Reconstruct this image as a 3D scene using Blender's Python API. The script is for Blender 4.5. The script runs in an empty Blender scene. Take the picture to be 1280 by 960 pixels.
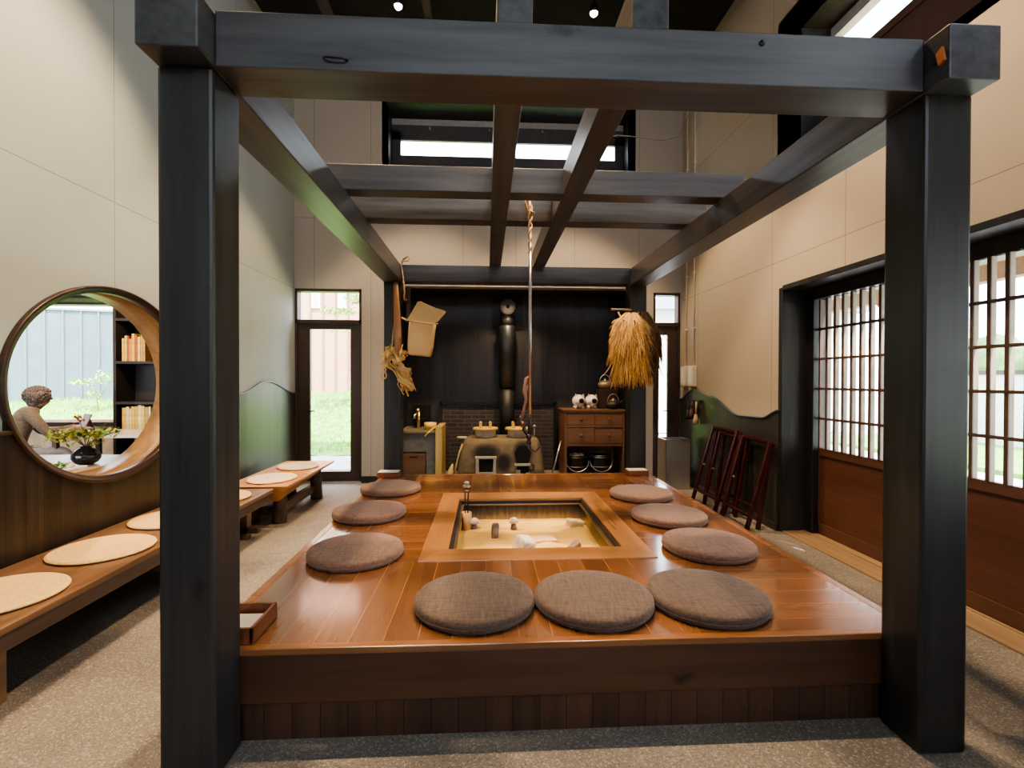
import bpy, bmesh, math, random
from mathutils import Vector, Matrix
random.seed(7)
COL = bpy.context.scene.collection
PI = math.pi

# ------------------------------------------------------------------ materials
def new_mat(name):
    m = bpy.data.materials.new(name); m.use_nodes = True
    nt = m.node_tree; nt.nodes.clear()
    out = nt.nodes.new('ShaderNodeOutputMaterial')
    b = nt.nodes.new('ShaderNodeBsdfPrincipled')
    nt.links.new(b.outputs[0], out.inputs[0])
    return m, nt, b

class NT:
    def __init__(s, nt): s.nt = nt
    def n(s, t, **k):
        o = s.nt.nodes.new(t)
        for a, v in k.items(): setattr(o, a, v)
        return o
    def l(s, a, b): s.nt.links.new(a, b)
    def math(s, op, a, b=None, c=None):
        o = s.n('ShaderNodeMath', operation=op)
        for i, v in enumerate((a, b, c)):
            if v is None: continue
            if hasattr(v, 'is_linked'): s.l(v, o.inputs[i])
            else: o.inputs[i].default_value = v
        return o.outputs[0]
    def mix(s, f, a, b, mode='MIX'):
        o = s.n('ShaderNodeMix', data_type='RGBA', blend_type=mode)
        for i, v in ((0, f), (6, a), (7, b)):
            if hasattr(v, 'is_linked'): s.l(v, o.inputs[i])
            elif i == 0: o.inputs[0].default_value = v
            else: o.inputs[i].default_value = (*v[:3], 1)
        return o.outputs[2]
    def coord(s, world):
        return s.n('ShaderNodeNewGeometry').outputs['Position'] if world else s.n('ShaderNodeTexCoord').outputs['Object']
    def noise(s, vec, scale, detail=4, rough=.6, sc=(1, 1, 1)):
        mp = s.n('ShaderNodeMapping'); mp.inputs['Scale'].default_value = sc
        s.l(vec, mp.inputs['Vector'])
        o = s.n('ShaderNodeTexNoise'); o.inputs['Scale'].default_value = scale
        o.inputs['Detail'].default_value = detail; o.inputs['Roughness'].default_value = rough
        s.l(mp.outputs[0], o.inputs['Vector']); return o.outputs['Fac']
    def ramp(s, f, stops):
        o = s.n('ShaderNodeValToRGB'); e = o.color_ramp.elements
        while len(e) > 1: e.remove(e[-1])
        e[0].position = stops[0][0]; e[0].color = (*stops[0][1], 1)
        for p, c in stops[1:]:
            x = e.new(p); x.color = (*c, 1)
        s.l(f, o.inputs[0]); return o.outputs[0]
    def sep(s, vec):
        o = s.n('ShaderNodeSeparateXYZ'); s.l(vec, o.inputs[0]); return o.outputs
    def bump(s, b, h, strength=.2, dist=.01):
        o = s.n('ShaderNodeBump'); o.inputs['Strength'].default_value = strength; o.inputs['Distance'].default_value = dist
        s.l(h, o.inputs['Height']); s.l(o.outputs[0], b.inputs['Normal'])

def plain(name, c, rough=.5, metal=0, var=.12, nscale=12, bump=0, world=False, spec=.5):
    m, nt, b = new_mat(name); N = NT(nt)
    f = N.noise(N.coord(world), nscale)
    lo = [max(0, x*(1-var)) for x in c]; hi = [min(1, x*(1+var)) for x in c]
    N.l(N.ramp(f, [(.3, lo), (.7, hi)]), b.inputs['Base Color'])
    b.inputs['Roughness'].default_value = rough; b.inputs['Metallic'].default_value = metal
    b.inputs['Specular IOR Level'].default_value = spec
    if bump: N.bump(b, f, bump)
    return m

def wood(name, c1, c2, axis=2, scale=6, rough=.45, groove=None, world=False, knots=False, spec=.5, gdark=.25, tint=.25, bump=.15, coat=0, stretch=.06):
    """grain along axis; groove = (axis, board width, line width)"""
    m, nt, b = new_mat(name); N = NT(nt); co = N.coord(world)
    if groove:   # shift grain per board
        ga, w, lw = groove
        c = N.sep(co)[ga]; q = N.math('DIVIDE', c, w); fl = N.math('FLOOR', q); fr = N.math('FRACT', q)
        wn = N.n('ShaderNodeTexWhiteNoise', noise_dimensions='1D'); N.l(fl, wn.inputs['W'])
        ad = N.n('ShaderNodeVectorMath', operation='ADD'); N.l(co, ad.inputs[0])
        vm = N.n('ShaderNodeVectorMath', operation='SCALE'); N.l(wn.outputs['Color'], vm.inputs[0]); vm.inputs['Scale'].default_value = 9
        N.l(vm.outputs[0], ad.inputs[1]); vec = ad.outputs[0]
    else: vec = co
    sc = [1, 1, 1]; sc[axis] = stretch
    f = N.noise(vec, scale*4, 6, .65, sc); f2 = N.noise(vec, scale, 3, .5, sc)
    g = N.math('ADD', N.math('MULTIPLY', f, .55), N.math('MULTIPLY', f2, .45))
    col = N.ramp(g, [(.32, c1), (.66, c2)])
    if groove:
        t = N.math('MULTIPLY_ADD', wn.outputs['Value'], tint*2, 1-tint)
        tc = N.n('ShaderNodeCombineColor')
        for i in range(3): N.l(t, tc.inputs[i])
        col = N.mix(1, col, tc.outputs[0], 'MULTIPLY')
        line = N.math('LESS_THAN', fr, lw/w)
        col = N.mix(line, col, [x*gdark for x in c1] if gdark < 1 else [min(1, x*gdark) for x in c2])
    if knots:
        sck = [1, 1, 1]; sck[axis] = .45
        mp = N.n('ShaderNodeMapping'); mp.inputs['Scale'].default_value = sck; N.l(co, mp.inputs[0])
        vo = N.n('ShaderNodeTexVoronoi'); vo.inputs['Scale'].default_value = 3.1; N.l(mp.outputs[0], vo.inputs['Vector'])
        kd_ = N.math('ADD', vo.outputs['Distance'], N.math('MULTIPLY', N.math('SUBTRACT', N.noise(co, 22, 3), .5), .16))
        k = N.math('MINIMUM', N.math('MAXIMUM', N.math('MULTIPLY', N.math('SUBTRACT', .115, kd_), 14), 0), 1)
        col = N.mix(N.math('MULTIPLY', k, .8), col, [x*.3 for x in c1])
    N.l(col, b.inputs['Base Color'])
    rr = N.math('MULTIPLY_ADD', f2, .25, rough-.12); N.l(rr, b.inputs['Roughness'])
    b.inputs['Specular IOR Level'].default_value = spec
    b.inputs['Coat Weight'].default_value = coat; b.inputs['Coat Roughness'].default_value = .12; b.inputs['Coat IOR'].default_value = 1.7
    if bump: N.bump(b, g, bump, .004)
    return m

def emis(name, c, s):
    m, nt, b = new_mat(name); b.inputs['Emission Color'].default_value = (*c, 1); b.inputs['Emission Strength'].default_value = s
    b.inputs['Base Color'].default_value = (*c, 1); return m

def glass(name, tint=(1, 1, 1), refl=1.0):
    m = bpy.data.materials.new(name); m.use_nodes = True; nt = m.node_tree; nt.nodes.clear(); N = NT(nt)
    out = N.n('ShaderNodeOutputMaterial'); t = N.n('ShaderNodeBsdfTransparent'); t.inputs[0].default_value = (*tint, 1)
    g = N.n('ShaderNodeBsdfGlossy'); g.inputs['Roughness'].default_value = .02
    fr = N.n('ShaderNodeFresnel'); fr.inputs[0].default_value = 1.35
    mx = N.n('ShaderNodeMixShader'); bf = N.math('SUBTRACT', refl, N.n('ShaderNodeNewGeometry').outputs['Backfacing']); N.l(N.math('MULTIPLY', fr.outputs[0], bf), mx.inputs[0]); N.l(t.outputs[0], mx.inputs[1]); N.l(g.outputs[0], mx.inputs[2]); N.l(mx.outputs[0], out.inputs[0])
    return m

def plaster(name, c, joints):
    """joints: (axis, [positions]), thin shadow gaps between boards"""
    m, nt, b = new_mat(name); N = NT(nt); co = N.coord(True)
    f = N.noise(co, 1.2, 4); f2 = N.noise(co, 260, 2)
    col = N.ramp(f, [(.3, [x*.93 for x in c]), (.7, c)])
    s = N.sep(co); tot = None
    for ax, ps in joints:
        for p in ps:
            l = N.math('LESS_THAN', N.math('ABSOLUTE', N.math('SUBTRACT', s[ax], p)), .0035)
            tot = l if tot is None else N.math('MAXIMUM', tot, l)
    if tot is not None: col = N.mix(N.math('MULTIPLY', tot, .55), col, (.10, .09, .07))
    N.l(col, b.inputs['Base Color']); b.inputs['Roughness'].default_value = .85; b.inputs['Specular IOR Level'].default_value = .25
    N.bump(b, f2, .15, .002)
    return m

def floor_mat():
    m, nt, b = new_mat('washed aggregate concrete'); N = NT(nt); co = N.coord(True)
    f = N.noise(co, 1.6, 6, .7); v = N.n('ShaderNodeTexVoronoi'); v.inputs['Scale'].default_value = 130; N.l(co, v.inputs['Vector'])
    f3 = N.noise(co, 120, 4)
    base = N.ramp(f, [(.3, (.115, .10, .085)), (.68, (.25, .225, .19))])
    sp = N.sep(v.outputs['Color'])[0]
    col = N.mix(N.math('MULTIPLY', N.math('GREATER_THAN', sp, .87), .5), base, (.55, .5, .42))
    col = N.mix(N.math('MULTIPLY', N.math('LESS_THAN', sp, .2), .5), col, (.05, .045, .04))
    col = N.mix(.35, col, N.ramp(f3, [(.35, (.1, .09, .08)), (.65, (.42, .38, .32))]))
    N.l(col, b.inputs['Base Color']); b.inputs['Roughness'].default_value = .7
    N.bump(b, f3, .25, .004); return m

BLK1, BLK2 = (.022, .022, .026), (.094, .090, .096)
bw_lit = [wood('black stained timber %s' % 'xyz'[i], BLK1, BLK2, i, 5, .38, knots=True, world=True, spec=.6) for i in range(3)]  # beam tone painted lighter for the light the beams reflect
bd = [wood('stained timber shaded copy %s' % 'xyz'[i], (.010, .011, .012), (.040, .040, .040), i, 5, .40, knots=True, world=True, spec=.5) for i in range(3)]  # darker copy of the same timber, without the painted-in reflected light
plaster_l = plaster('grey plaster board left', (.43, .47, .445), [(1, [-1.8, .1, 2.0, 3.88, 5.7]), (2, [2.9, 4.75])])
plaster_r = plaster('beige plaster board right', (.50, .44, .35), [(1, [-2, -.1, 1.7, 3.95, 5.0, 6.8]), (2, [2.78, 4.6])])
plaster_b = plaster('beige plaster board back', (.46, .42, .36), [(0, [-2.55, -1.72, -.35, .45, 1.35, 2.35]), (2, [3.95])])
boards_z = wood('dark stained wainscot boards', (.035, .022, .014), (.10, .065, .042), 2, 5, .42, groove=(1, .125, .004), world=True, gdark=.3)
boards_l = wood('dark green brown wainscot boards', (.014, .010, .007), (.048, .034, .023), 2, 5, .40, groove=(1, .125, .004), world=True, gdark=.3)
boards_alc = wood('smoked black boards', (.016, .017, .022), (.055, .052, .058), 2, 4, .5, groove=(0, .24, .004), world=True, gdark=.4)
trim_m = wood('dark trim', (.02, .015, .012), (.07, .05, .04), 1, 6, .35, world=True)
ring_m = wood('dark ring trim', (.018, .009, .007), (.05, .027, .02), 1, 6, .35, world=True)
reveal_m = wood('brown reveal wood', (.13, .07, .03), (.30, .18, .08), 1, 5, .4, world=True)
frame_m = plain('dark brown sash', (.045, .032, .025), .45)
glass_m = glass('window glass')
ceil_m = plain('dark ceiling', (.02, .02, .022), .8, world=True)
deckx = wood('platform planks across', (.145, .058, .022), (.235, .105, .042), 0, 3, .26, groove=(1, .15, .003), world=True, gdark=2.0, tint=.14, coat=1, bump=.05)
decky = wood('platform planks along', (.145, .058, .022), (.235, .105, .042), 1, 3, .26, groove=(0, .15, .003), world=True, gdark=2.0, tint=.14, coat=1, bump=.05)
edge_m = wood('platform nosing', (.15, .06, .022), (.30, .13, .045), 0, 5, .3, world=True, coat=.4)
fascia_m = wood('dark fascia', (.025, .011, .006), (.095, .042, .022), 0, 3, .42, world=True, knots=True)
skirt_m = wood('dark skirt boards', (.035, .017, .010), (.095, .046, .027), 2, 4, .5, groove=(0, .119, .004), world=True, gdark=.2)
hearth_m = wood('golden oak hearth frame', (.23, .105, .038), (.38, .19, .075), 0, 4, .3, coat=.4)
hearth_my = wood('golden oak hearth frame y', (.23, .105, .038), (.38, .19, .075), 1, 4, .3, coat=.4)
metal_soot = plain('sooty steel liner', (.22, .21, .19), .42, .6, .6, 9)
copper_lip = plain('worn lip', (.30, .22, .15), .3, .8)
m_, nt, b = new_mat('soot and ash liner'); N = NT(nt); co = N.coord(True); zz_ = N.math('ADD', N.sep(co)[2], N.math('MULTIPLY', N.math('SUBTRACT', N.noise(co, 30, 4, .6, (1, 1, .2)), .5), .12))
N.l(N.ramp(N.math('MULTIPLY', N.math('SUBTRACT', zz_, .2), 5), [(.05, (.30, .25, .17)), (.40, (.09, .085, .08)), (.72, (.03, .03, .034))]), b.inputs['Base Color']); b.inputs['Metallic'].default_value = .5; b.inputs['Roughness'].default_value = .4
metal_soot = m_
ash_m = plain('fine ash', (.80, .52, .15), .95, var=.1, nscale=6, bump=.3)
steel_m = plain('brushed steel', (.55, .55, .53), .3, 1)
iron_m = plain('black iron', (.03, .03, .032), .45, .7)
dkmetal = plain('dark flue metal', (.10, .11, .12), .4, .8, .2, 6)
brass_m = plain('brass', (.75, .62, .32), .3, 1)
bench_m = wood('walnut bench', (.10, .05, .026), (.26, .15, .085), 1, 4, .33, coat=.3)
bench_dk = wood('dark bench wood', (.04, .025, .017), (.12, .075, .05), 1, 5, .5)
bench_or = wood('orange lacquered slab', (.50, .19, .05), (.72, .33, .11), 1, 3, .3, coat=.4)
straw_m = plain('woven straw', (.66, .45, .19), .8, var=.15, nscale=60, bump=.4)
straw_pale = plain('pale woven straw', (.78, .66, .46), .8, var=.15, nscale=60, bump=.4)
white_m = plain('white paper', (.85, .84, .80), .7, var=.03)
cream_m = plain('cream plastic', (.75, .70, .58), .5, var=.03)
red_wood = wood('red brown door panel', (.085, .034, .02), (.15, .062, .038), 1, 6, .45)
lattice_m = plain('brown lattice', (.10, .055, .04), .5)
lattice_lit = plain('daylit lattice side', (.36, .30, .23), .55)  # bar sides painted pale for the daylight raking across them

def fabric(name, c, rough=.9):
    m, nt, b = new_mat(name); N = NT(nt); co = N.coord(False)
    f = N.noise(co, 90, 3, .6, (1, .12, 1)); f2 = N.noise(co, 90, 3, .6, (.12, 1, 1)); f3 = N.noise(co, 4, 3)
    g = N.math('ADD', N.math('MULTIPLY', f, .5), N.math('MULTIPLY', f2, .5))
    col = N.ramp(g, [(.35, [x*.6 for x in c]), (.62, [x*1.35 for x in c])])
    col = N.mix(N.math('MULTIPLY', f3, .3), col, [x*.7 for x in c])
    N.l(col, b.inputs['Base Color']); b.inputs['Roughness'].default_value = rough
    b.inputs['Sheen Weight'].default_value = .15; b.inputs['Sheen Roughness'].default_value = .5
    b.inputs['Specular IOR Level'].default_value = .2
    N.bump(b, g, .2, .0015); return m
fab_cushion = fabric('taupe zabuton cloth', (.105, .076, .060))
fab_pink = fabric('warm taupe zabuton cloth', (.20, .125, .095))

# ------------------------------------------------------------------ mesh builder
class MB:
    def __init__(s): s.v = []; s.f = []; s.m = []; s.sm = []
    def add(s, vs, fs, mi=0, smooth=False, M=None):
        o = len(s.v)
        s.v += [tuple(M @ Vector(p)) if M else tuple(p) for p in vs]
        for f in fs: s.f.append(tuple(o+i for i in f)); s.m.append(mi); s.sm.append(smooth)
        return s
    def box(s, x0, x1, y0, y1, z0, z1, mi=0, M=None):
        vs = [(x, y, z) for z in (z0, z1) for y in (y0, y1) for x in (x0, x1)]
        return s.add(vs, [(0, 2, 3, 1), (4, 5, 7, 6), (0, 1, 5, 4), (2, 6, 7, 3), (0, 4, 6, 2), (1, 3, 7, 5)], mi, False, M)
    def bar(s, a, b, w, d, mi=0, up=(0, 0, 1)):
        a, b = Vector(a), Vector(b); z = (b-a); L = z.length; z.normalize(); u = Vector(up)
        if abs(z.dot(u)) > .95: u = Vector((0, 1, 0))
        x = u.cross(z).normalized(); y = z.cross(x)
        M = Matrix.Translation(a) @ Matrix((x, y, z)).transposed().to_4x4()
        return s.box(-w/2, w/2, -d/2, d/2, 0, L, mi, M)
    def tube(s, pts, r, n=8, mi=0, cap=True, flat=1):
        pts = [Vector(p) for p in pts]; R = r if hasattr(r, '__len__') else [r]*len(pts)
        vs = []; fs = []; prev = None
        for i, p in enumerate(pts):
            t = (pts[min(i+1, len(pts)-1)]-pts[max(i-1, 0)]).normalized()
            if prev is None:
                u = Vector((0, 0, 1)) if abs(t.z) < .9 else Vector((0, 1, 0)); x = u.cross(t).normalized()
            else: x = (prev - t*prev.dot(t)).normalized()
            prev = x; y = t.cross(x)
            for k in range(n):
                a = 2*PI*k/n; vs.append(p+x*math.cos(a)*R[i]+y*math.sin(a)*R[i]*flat)
        for i in range(len(pts)-1):
            for k in range(n):
                fs.append((i*n+k, i*n+(k+1) % n, (i+1)*n+(k+1) % n, (i+1)*n+k))
        if cap: fs.append(tuple(range(n))[::-1]); fs.append(tuple((len(pts)-1)*n+k for k in range(n)))
        return s.add(vs, fs, mi, True)
    def lathe(s, prof, c=(0, 0, 0), n=32, mi=0, M=None, smooth=True, cap=True):
        vs = []; fs = []
        for r, z in prof:
            for k in range(n):
                a = 2*PI*k/n; vs.append((c[0]+r*math.cos(a), c[1]+r*math.sin(a), c[2]+z))
        for i in range(len(prof)-1):
            for k in range(n): fs.append((i*n+k, i*n+(k+1) % n, (i+1)*n+(k+1) % n, (i+1)*n+k))
        if cap:
            fs.append(tuple(range(n))[::-1]); fs.append(tuple((len(prof)-1)*n+k for k in range(n)))
        return s.add(vs, fs, mi, smooth, M)
    def prism(s, poly, ax, a, b, mi=0, smooth=False):
        """poly in the two other axes (cyclic order), extruded along ax from a to b"""
        def P(u, v, w):
            return {0: (w, u, v), 1: (u, w, v), 2: (u, v, w)}[ax]
        n = len(poly); vs = [P(u, v, a) for u, v in poly]+[P(u, v, b) for u, v in poly]
        fs = [tuple(range(n)), tuple(range(n, 2*n))[::-1]]+[(i, (i+1) % n, n+(i+1) % n, n+i)[::-1] for i in range(n)]
        return s.add(vs, fs, mi, smooth)
    def ball(s, c, r, sc=(1, 1, 1), mi=0, n=16, m=10):
        vs = [(c[0], c[1], c[2]-r*sc[2])]; fs = []
        for i in range(1, m):
            p = -PI/2+PI*i/m
            for k in range(n):
                a = 2*PI*k/n; vs.append((c[0]+r*sc[0]*math.cos(p)*math.cos(a), c[1]+r*sc[1]*math.cos(p)*math.sin(a), c[2]+r*sc[2]*math.sin(p)))
        vs.append((c[0], c[1], c[2]+r*sc[2])); T = len(vs)-1
        for k in range(n):
            fs.append((0, 1+(k+1) % n, 1+k)); fs.append((T, T-n+k, T-n+(k+1) % n))
            for i in range(m-2): fs.append((1+i*n+k, 1+i*n+(k+1) % n, 1+(i+1)*n+(k+1) % n, 1+(i+1)*n+k))
        return s.add(vs, fs, mi, True)
    def build(s, name, mats, parent=None, org=None, bevel=0, seg=2):
        if not isinstance(mats, (list, tuple)): mats = [mats]
        if org is None: org = parent['_org'] if parent is not None and '_org' in parent else (0, 0, 0)
        me = bpy.data.meshes.new(name)
        me.from_pydata([(x-org[0], y-org[1], z-org[2]) for x, y, z in s.v], [], s.f)
        for m in mats: me.materials.append(m)
        for p, mi, sm in zip(me.polygons, s.m, s.sm): p.material_index = mi; p.use_smooth = sm
        bm = bmesh.new(); bm.from_mesh(me); bmesh.ops.recalc_face_normals(bm, faces=bm.faces); bm.to_mesh(me); bm.free()
        o = bpy.data.objects.new(name, me); COL.objects.link(o)
        if parent is not None: o.parent = parent; o['_org'] = list(parent['_org']) if '_org' in parent else [0, 0, 0]
        else: o.location = org
        if bevel:
            b = o.modifiers.new('bevel', 'BEVEL'); b.width = bevel; b.segments = seg; b.limit_method = 'ANGLE'; b.angle_limit = math.radians(40)
        return o

def thing(name, label, cat, org=(0, 0, 0), group=None):
    o = bpy.data.objects.new(name, None); COL.objects.link(o); o.location = org; o['_org'] = list(org)
    o.empty_display_size = .1
    return tag(o, label, cat, group)
def tag(o, label, cat, group=None, kind=None):
    o['label'] = label; o['category'] = cat
    if group: o['group'] = group
    if kind: o['kind'] = kind
    return o
def struct(o): o['kind'] = 'structure'; return o
def dup(root, loc, label, rotz=None):
    r = root.copy(); COL.objects.link(r); r.location = loc; r['label'] = label
    if rotz is not None: r.rotation_euler = (0, 0, rotz)
    for ch in list(root.children):
        c = ch.copy(); COL.objects.link(c); c.parent = r
        for g in ch.children:
            d = g.copy(); COL.objects.link(d); d.parent = c
    return r

# ------------------------------------------------------------------ constants
XL, XR, Y1, W, ZB, ZT, Y2 = -1.032, 1.792, 1.898, .2055, 2.733, 2.944, 5.947
P = .405; YP, YQ = 2.095, 5.90
AX, BX, YW, ZC = -2.84, 3.03, 7.37, 6.2
YF = -3.6

# ------------------------------------------------------------------ setting
m = MB(); m.box(AX-.25, BX+.55, YF-.2, YW+1.1, -.12, 0)
struct(m.build('floor', floor_mat()))
# ceiling with joists
m = MB(); m.box(AX-.25, BX+.6, YF-.2, YW+.6, ZC, ZC+.15); struct(m.build('ceiling', ceil_m))
cj = MB()
for y in (0.6, 2.2, 3.8, 5.4, 7.0): cj.box(AX, BX, y-.06, y+.06, ZC-.22, ZC)
for x in (-1.9, -.7, .5, 1.7): cj.box(x-.04, x+.04, YF, YW, ZC-.34, ZC-.2)
struct(cj.build('trim_1', wood('ceiling joist wood', (.03, .028, .02), (.10, .095, .07), 0, 5, .6, world=True)))

def wave_l(y):
    pts = [(-4, 1.3), (-.5, 1.15), (1.4, 1.36), (3.0, 1.23), (4.1, 1.04), (5.0, 1.15), (5.71, 1.38), (6.42, 1.52), (7.37, 1.34)]
    return cat(pts, y)
def wave_r(y):
    pts = [(-4, 1.2), (4.4, 1.34), (4.83, 1.24), (5.15, 1.14), (5.6, 1.13), (6.35, 1.33), (6.9, 1.41), (7.37, 1.26)]
    return cat(pts, y)
def cat(pts, y):
    for i in range(len(pts)-1):
        if pts[i][0] <= y <= pts[i+1][0] or i == len(pts)-2:
            t = (y-pts[i][0])/(pts[i+1][0]-pts[i][0]); t = max(0, min(1, t)); t = (1-math.cos(PI*t))/2
            return pts[i][1]*(1-t)+pts[i+1][1]*t

RC, RZ, RR, RY = 3.87, 1.51, .69, .86     # round opening
def wall_with_hole(x, th, dirn, zlo, zhi, y0, y1, toplimit=None):
    m = MB(); n = int((y1-y0)/.02); ys = [y0+(y1-y0)*i/n for i in range(n+1)]
    for i in range(n):
        a, b = ys[i], ys[i+1]; c = (a+b)/2; top = toplimit(c) if toplimit else zhi
        ta, tb = (toplimit(a), toplimit(b)) if toplimit else (zhi, zhi)
        segs = [(zlo, zlo, ta, tb)]
        d = abs(c-RC)
        if d < RY:
            h = RR*math.sqrt(1-(d/RY)**2)
            def hh(y): return RR*math.sqrt(max(0, 1-((y-RC)/RY)**2))
            segs = [(zlo, zlo, RZ-hh(a), RZ-hh(b))]
            if RZ+h < top: segs.append((RZ+hh(a), RZ+hh(b), ta, tb))
        for za, zb_, zc, zd in segs:
            m.prism([(a, za), (b, zb_), (b, zd), (a, zc)], 0, min(x, x+th*dirn), max(x, x+th*dirn))
    return m
w = wall_with_hole(AX, .24, -1, 0, ZC, YF, YW+.2)
struct(w.build('wall_left', plaster_l))
w = wall_with_hole(AX, .02, 1, .0, 9, YF, YW, wave_l)
wl = w.build('trim_2', boards_l); struct(wl)
# wavy cap + low skirting
m = MB(); ys = [YF+i*.05 for i in range(int((YW-YF)/.05)+1)]
a = [y for y in ys if y < RC-.80]; b = [y for y in ys if y > RC+.76]
m.tube([(AX+.02, y, wave_l(y)) for y in a if y > YF], .013, 8); m.tube([(AX+.02, y, wave_l(y)) for y in b], .013, 8)
struct(m.build('trim_3', trim_m))
m = MB(); m.box(AX, AX+.03, YF, YW, 0, .07); struct(m.build('baseboard_left', trim_m))
# ring and reveal
m = MB(); n = 96
prof = [(RR-.008, -.02), (RR-.008, .018), (RR+.0, .026), (RR+.018, .026), (RR+.022, .036), (RR+.038, .036), (RR+.042, .03), (RR+.042, -.01)]
vs = []; fs = []; k = len(prof)
for i in range(n):
    t = 2*PI*i/n
    for r, h in prof: vs.append((AX+h, RC+(r+RY-RR)*math.cos(t), RZ+r*math.sin(t)))
for i in range(n):
    for j in range(k): fs.append((i*k+j, i*k+(j+1) % k, ((i+1) % n)*k+(j+1) % k, ((i+1) % n)*k+j))
m.add(vs, fs, 0, True); struct(m.build('trim_4', ring_m))
m = MB(); vs = []; fs = []
prof = [(RR-.008, -.02), (RR-.008, -.25), (RR+.02, -.25), (RR+.02, -.02)]; k = 4
for i in range(n):
    t = 2*PI*i/n
    for r, h in prof: vs.append((AX+h, RC+(r+RY-RR)*math.cos(t), RZ+r*math.sin(t)))
for i in range(n):
    for j in range(k): fs.append((i*k+j, i*k+(j+1) % k, ((i+1) % n)*k+(j+1) % k, ((i+1) % n)*k+j))
m.add(vs, fs, 0, True); struct(m.build('trim_5', reveal_m))

# back wall with door, alcove and clerestory openings
def wall_grid(name, axis, pos, th, u, zz, holes, mat):
    """flat wall in boxes; holes = (u0,u1,z0,z1)"""
    m = MB(); us = sorted(set([u[0], u[1]]+[h[0] for h in holes]+[h[1] for h in holes])); zs = sorted(set([zz[0], zz[1]]+[h[2] for h in holes]+[h[3] for h in holes]))
    for i in range(len(us)-1):
        for j in range(len(zs)-1):
            cu, cz = (us[i]+us[i+1])/2, (zs[j]+zs[j+1])/2
            if any(h[0] < cu < h[1] and h[2] < cz < h[3] for h in holes): continue
            if axis == 1: m.box(us[i], us[i+1], pos, pos+th, zs[j], zs[j+1])
            else: m.box(pos, pos+th, us[i], us[i+1], zs[j], zs[j+1])
    return struct(m.build(name, mat))
wall_grid('wall_back', 1, YW, .2, (AX, BX), (0, ZC), [(-2.83, -1.86, 0, 2.9), (2.58, 3.0, 0, 2.9), (-1.35, 2.25, 0, 2.96), (-1.5, 2.23, 4.7, 5.75)], plaster_b)
# right wall: door recess and high window recess
wall_grid('wall_right', 0, BX, .2, (YF, YW+.2), (0, ZC), [(-1.5, 4.82, 0, 2.48), (-1.5, 4.84, 3.88, 5.17)], plaster_r)
wall_grid('wall_front', 1, YF-.2, .2, (AX-.24, BX+.2), (0, ZC), [(-1.6, .2, 1.5, 2.4), (-1.8, 2.4, 4.1, 5.2)], plaster_b)

# right wainscot
m = MB(); n = 80
for i in range(n):
    a = 4.83+(YW-4.83)*i/n; b = 4.83+(YW-4.83)*(i+1)/n
    m.prism([(a, 0), (b, 0), (b, wave_r(b)), (a, wave_r(a))], 0, BX-.02, BX)
struct(m.build('trim_6', wood('dark green black wainscot', (.016, .017, .014), (.06, .055, .045), 2, 5, .4, groove=(1, .16, .004), world=True, gdark=.3)))
m = MB(); m.tube([(BX-.02, 4.83+(YW-4.83)*i/50, wave_r(4.83+(YW-4.83)*i/50)) for i in range(51)], .014, 8); struct(m.build('trim_7', plain('dark grey cap', (.06, .065, .07), .35)))
m = MB(); m.box(BX-.045, BX, 4.83, YW, 0, .07); struct(m.build('baseboard_right', trim_m))
# door recess lining
m = MB(); m.box(BX-.012, BX+.42, 4.80, 4.86, 0, 2.50); m.box(BX-.012, BX+.42, -1.5, 4.80, 2.47, 2.52)
m.box(BX+.25, BX+.40, 4.70, 4.82, 0, 2.40); m.box(BX+.25, BX+.41, -1.5, 4.8, 2.36, 2.47, 0)
struct(m.build('trim_8', bd[2], bevel=.004))
m = MB(); m.box(BX, BX+.5, -1.5, 4.85, -.005, .012); m.box(BX+.215, BX+.235, -1.5, 4.8, 0, .02); struct(m.build('trim_9', wood('threshold', (.25, .16, .09), (.42, .30, .18), 1, 5, .5, world=True)))
# sliding lattice doors
def lattice(name, x, y0, y1, z0, zl, zt, pitch):
    d = MB()
    d.box(x-.018, x+.018, y0, y0+.06, z0, zt); d.box(x-.018, x+.018, y1-.06, y1, z0, zt)
    d.box(x-.018, x+.018, y0, y1, zt-.06, zt); d.box(x-.02, x+.02, y0, y1, zl-.075, zl); d.box(x-.018, x+.018, y0, y1, z0, z0+.11)
    o = d.build(name, [plain('brown sash wood', (.12, .055, .035), .45)], bevel=.003)
    struct(o)
    p = MB(); p.box(x-.008, x+.008, y0+.05, y1-.05, z0+.10, zl-.07); p.build('door_panel', red_wood, o)
    b = MB(); n = round((y1-y0-.12)/pitch)
    for i in range(1, n):
        y = y0+.06+(y1-y0-.12)*i/n
        b.box(x-.03, x-.022, y-.013, y+.013, zl, zt-.06, 0); b.box(x-.022, x+.012, y-.012, y+.012, zl, zt-.06, 1)
    for i in range(1, 5):
        z = zl+(zt-.06-zl)*i/5; b.box(x-.036, x-.005, y0+.06, y1-.06, z-.011, z+.011, 0)
    b.build('lattice_bars', [lattice_m, lattice_lit], o)
    g = MB(); g.box(x+.014, x+.018, y0+.05, y1-.05, zl, zt-.05); g.build('glass_pane', glass_m, o)
    return o
lattice('door_1', BX+.33, 3.45, 4.75, .012, .875, 2.42, .112)
lattice('door_2', BX+.27, 2.15, 3.50, .012, .895, 2.42, .112)
lattice('door_3', BX+.33, .75, 2.18, .012, .875, 2.42, .112)
lattice('door_4', BX+.27, -1.5, .80, .012, .895, 2.42, .112)

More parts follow.
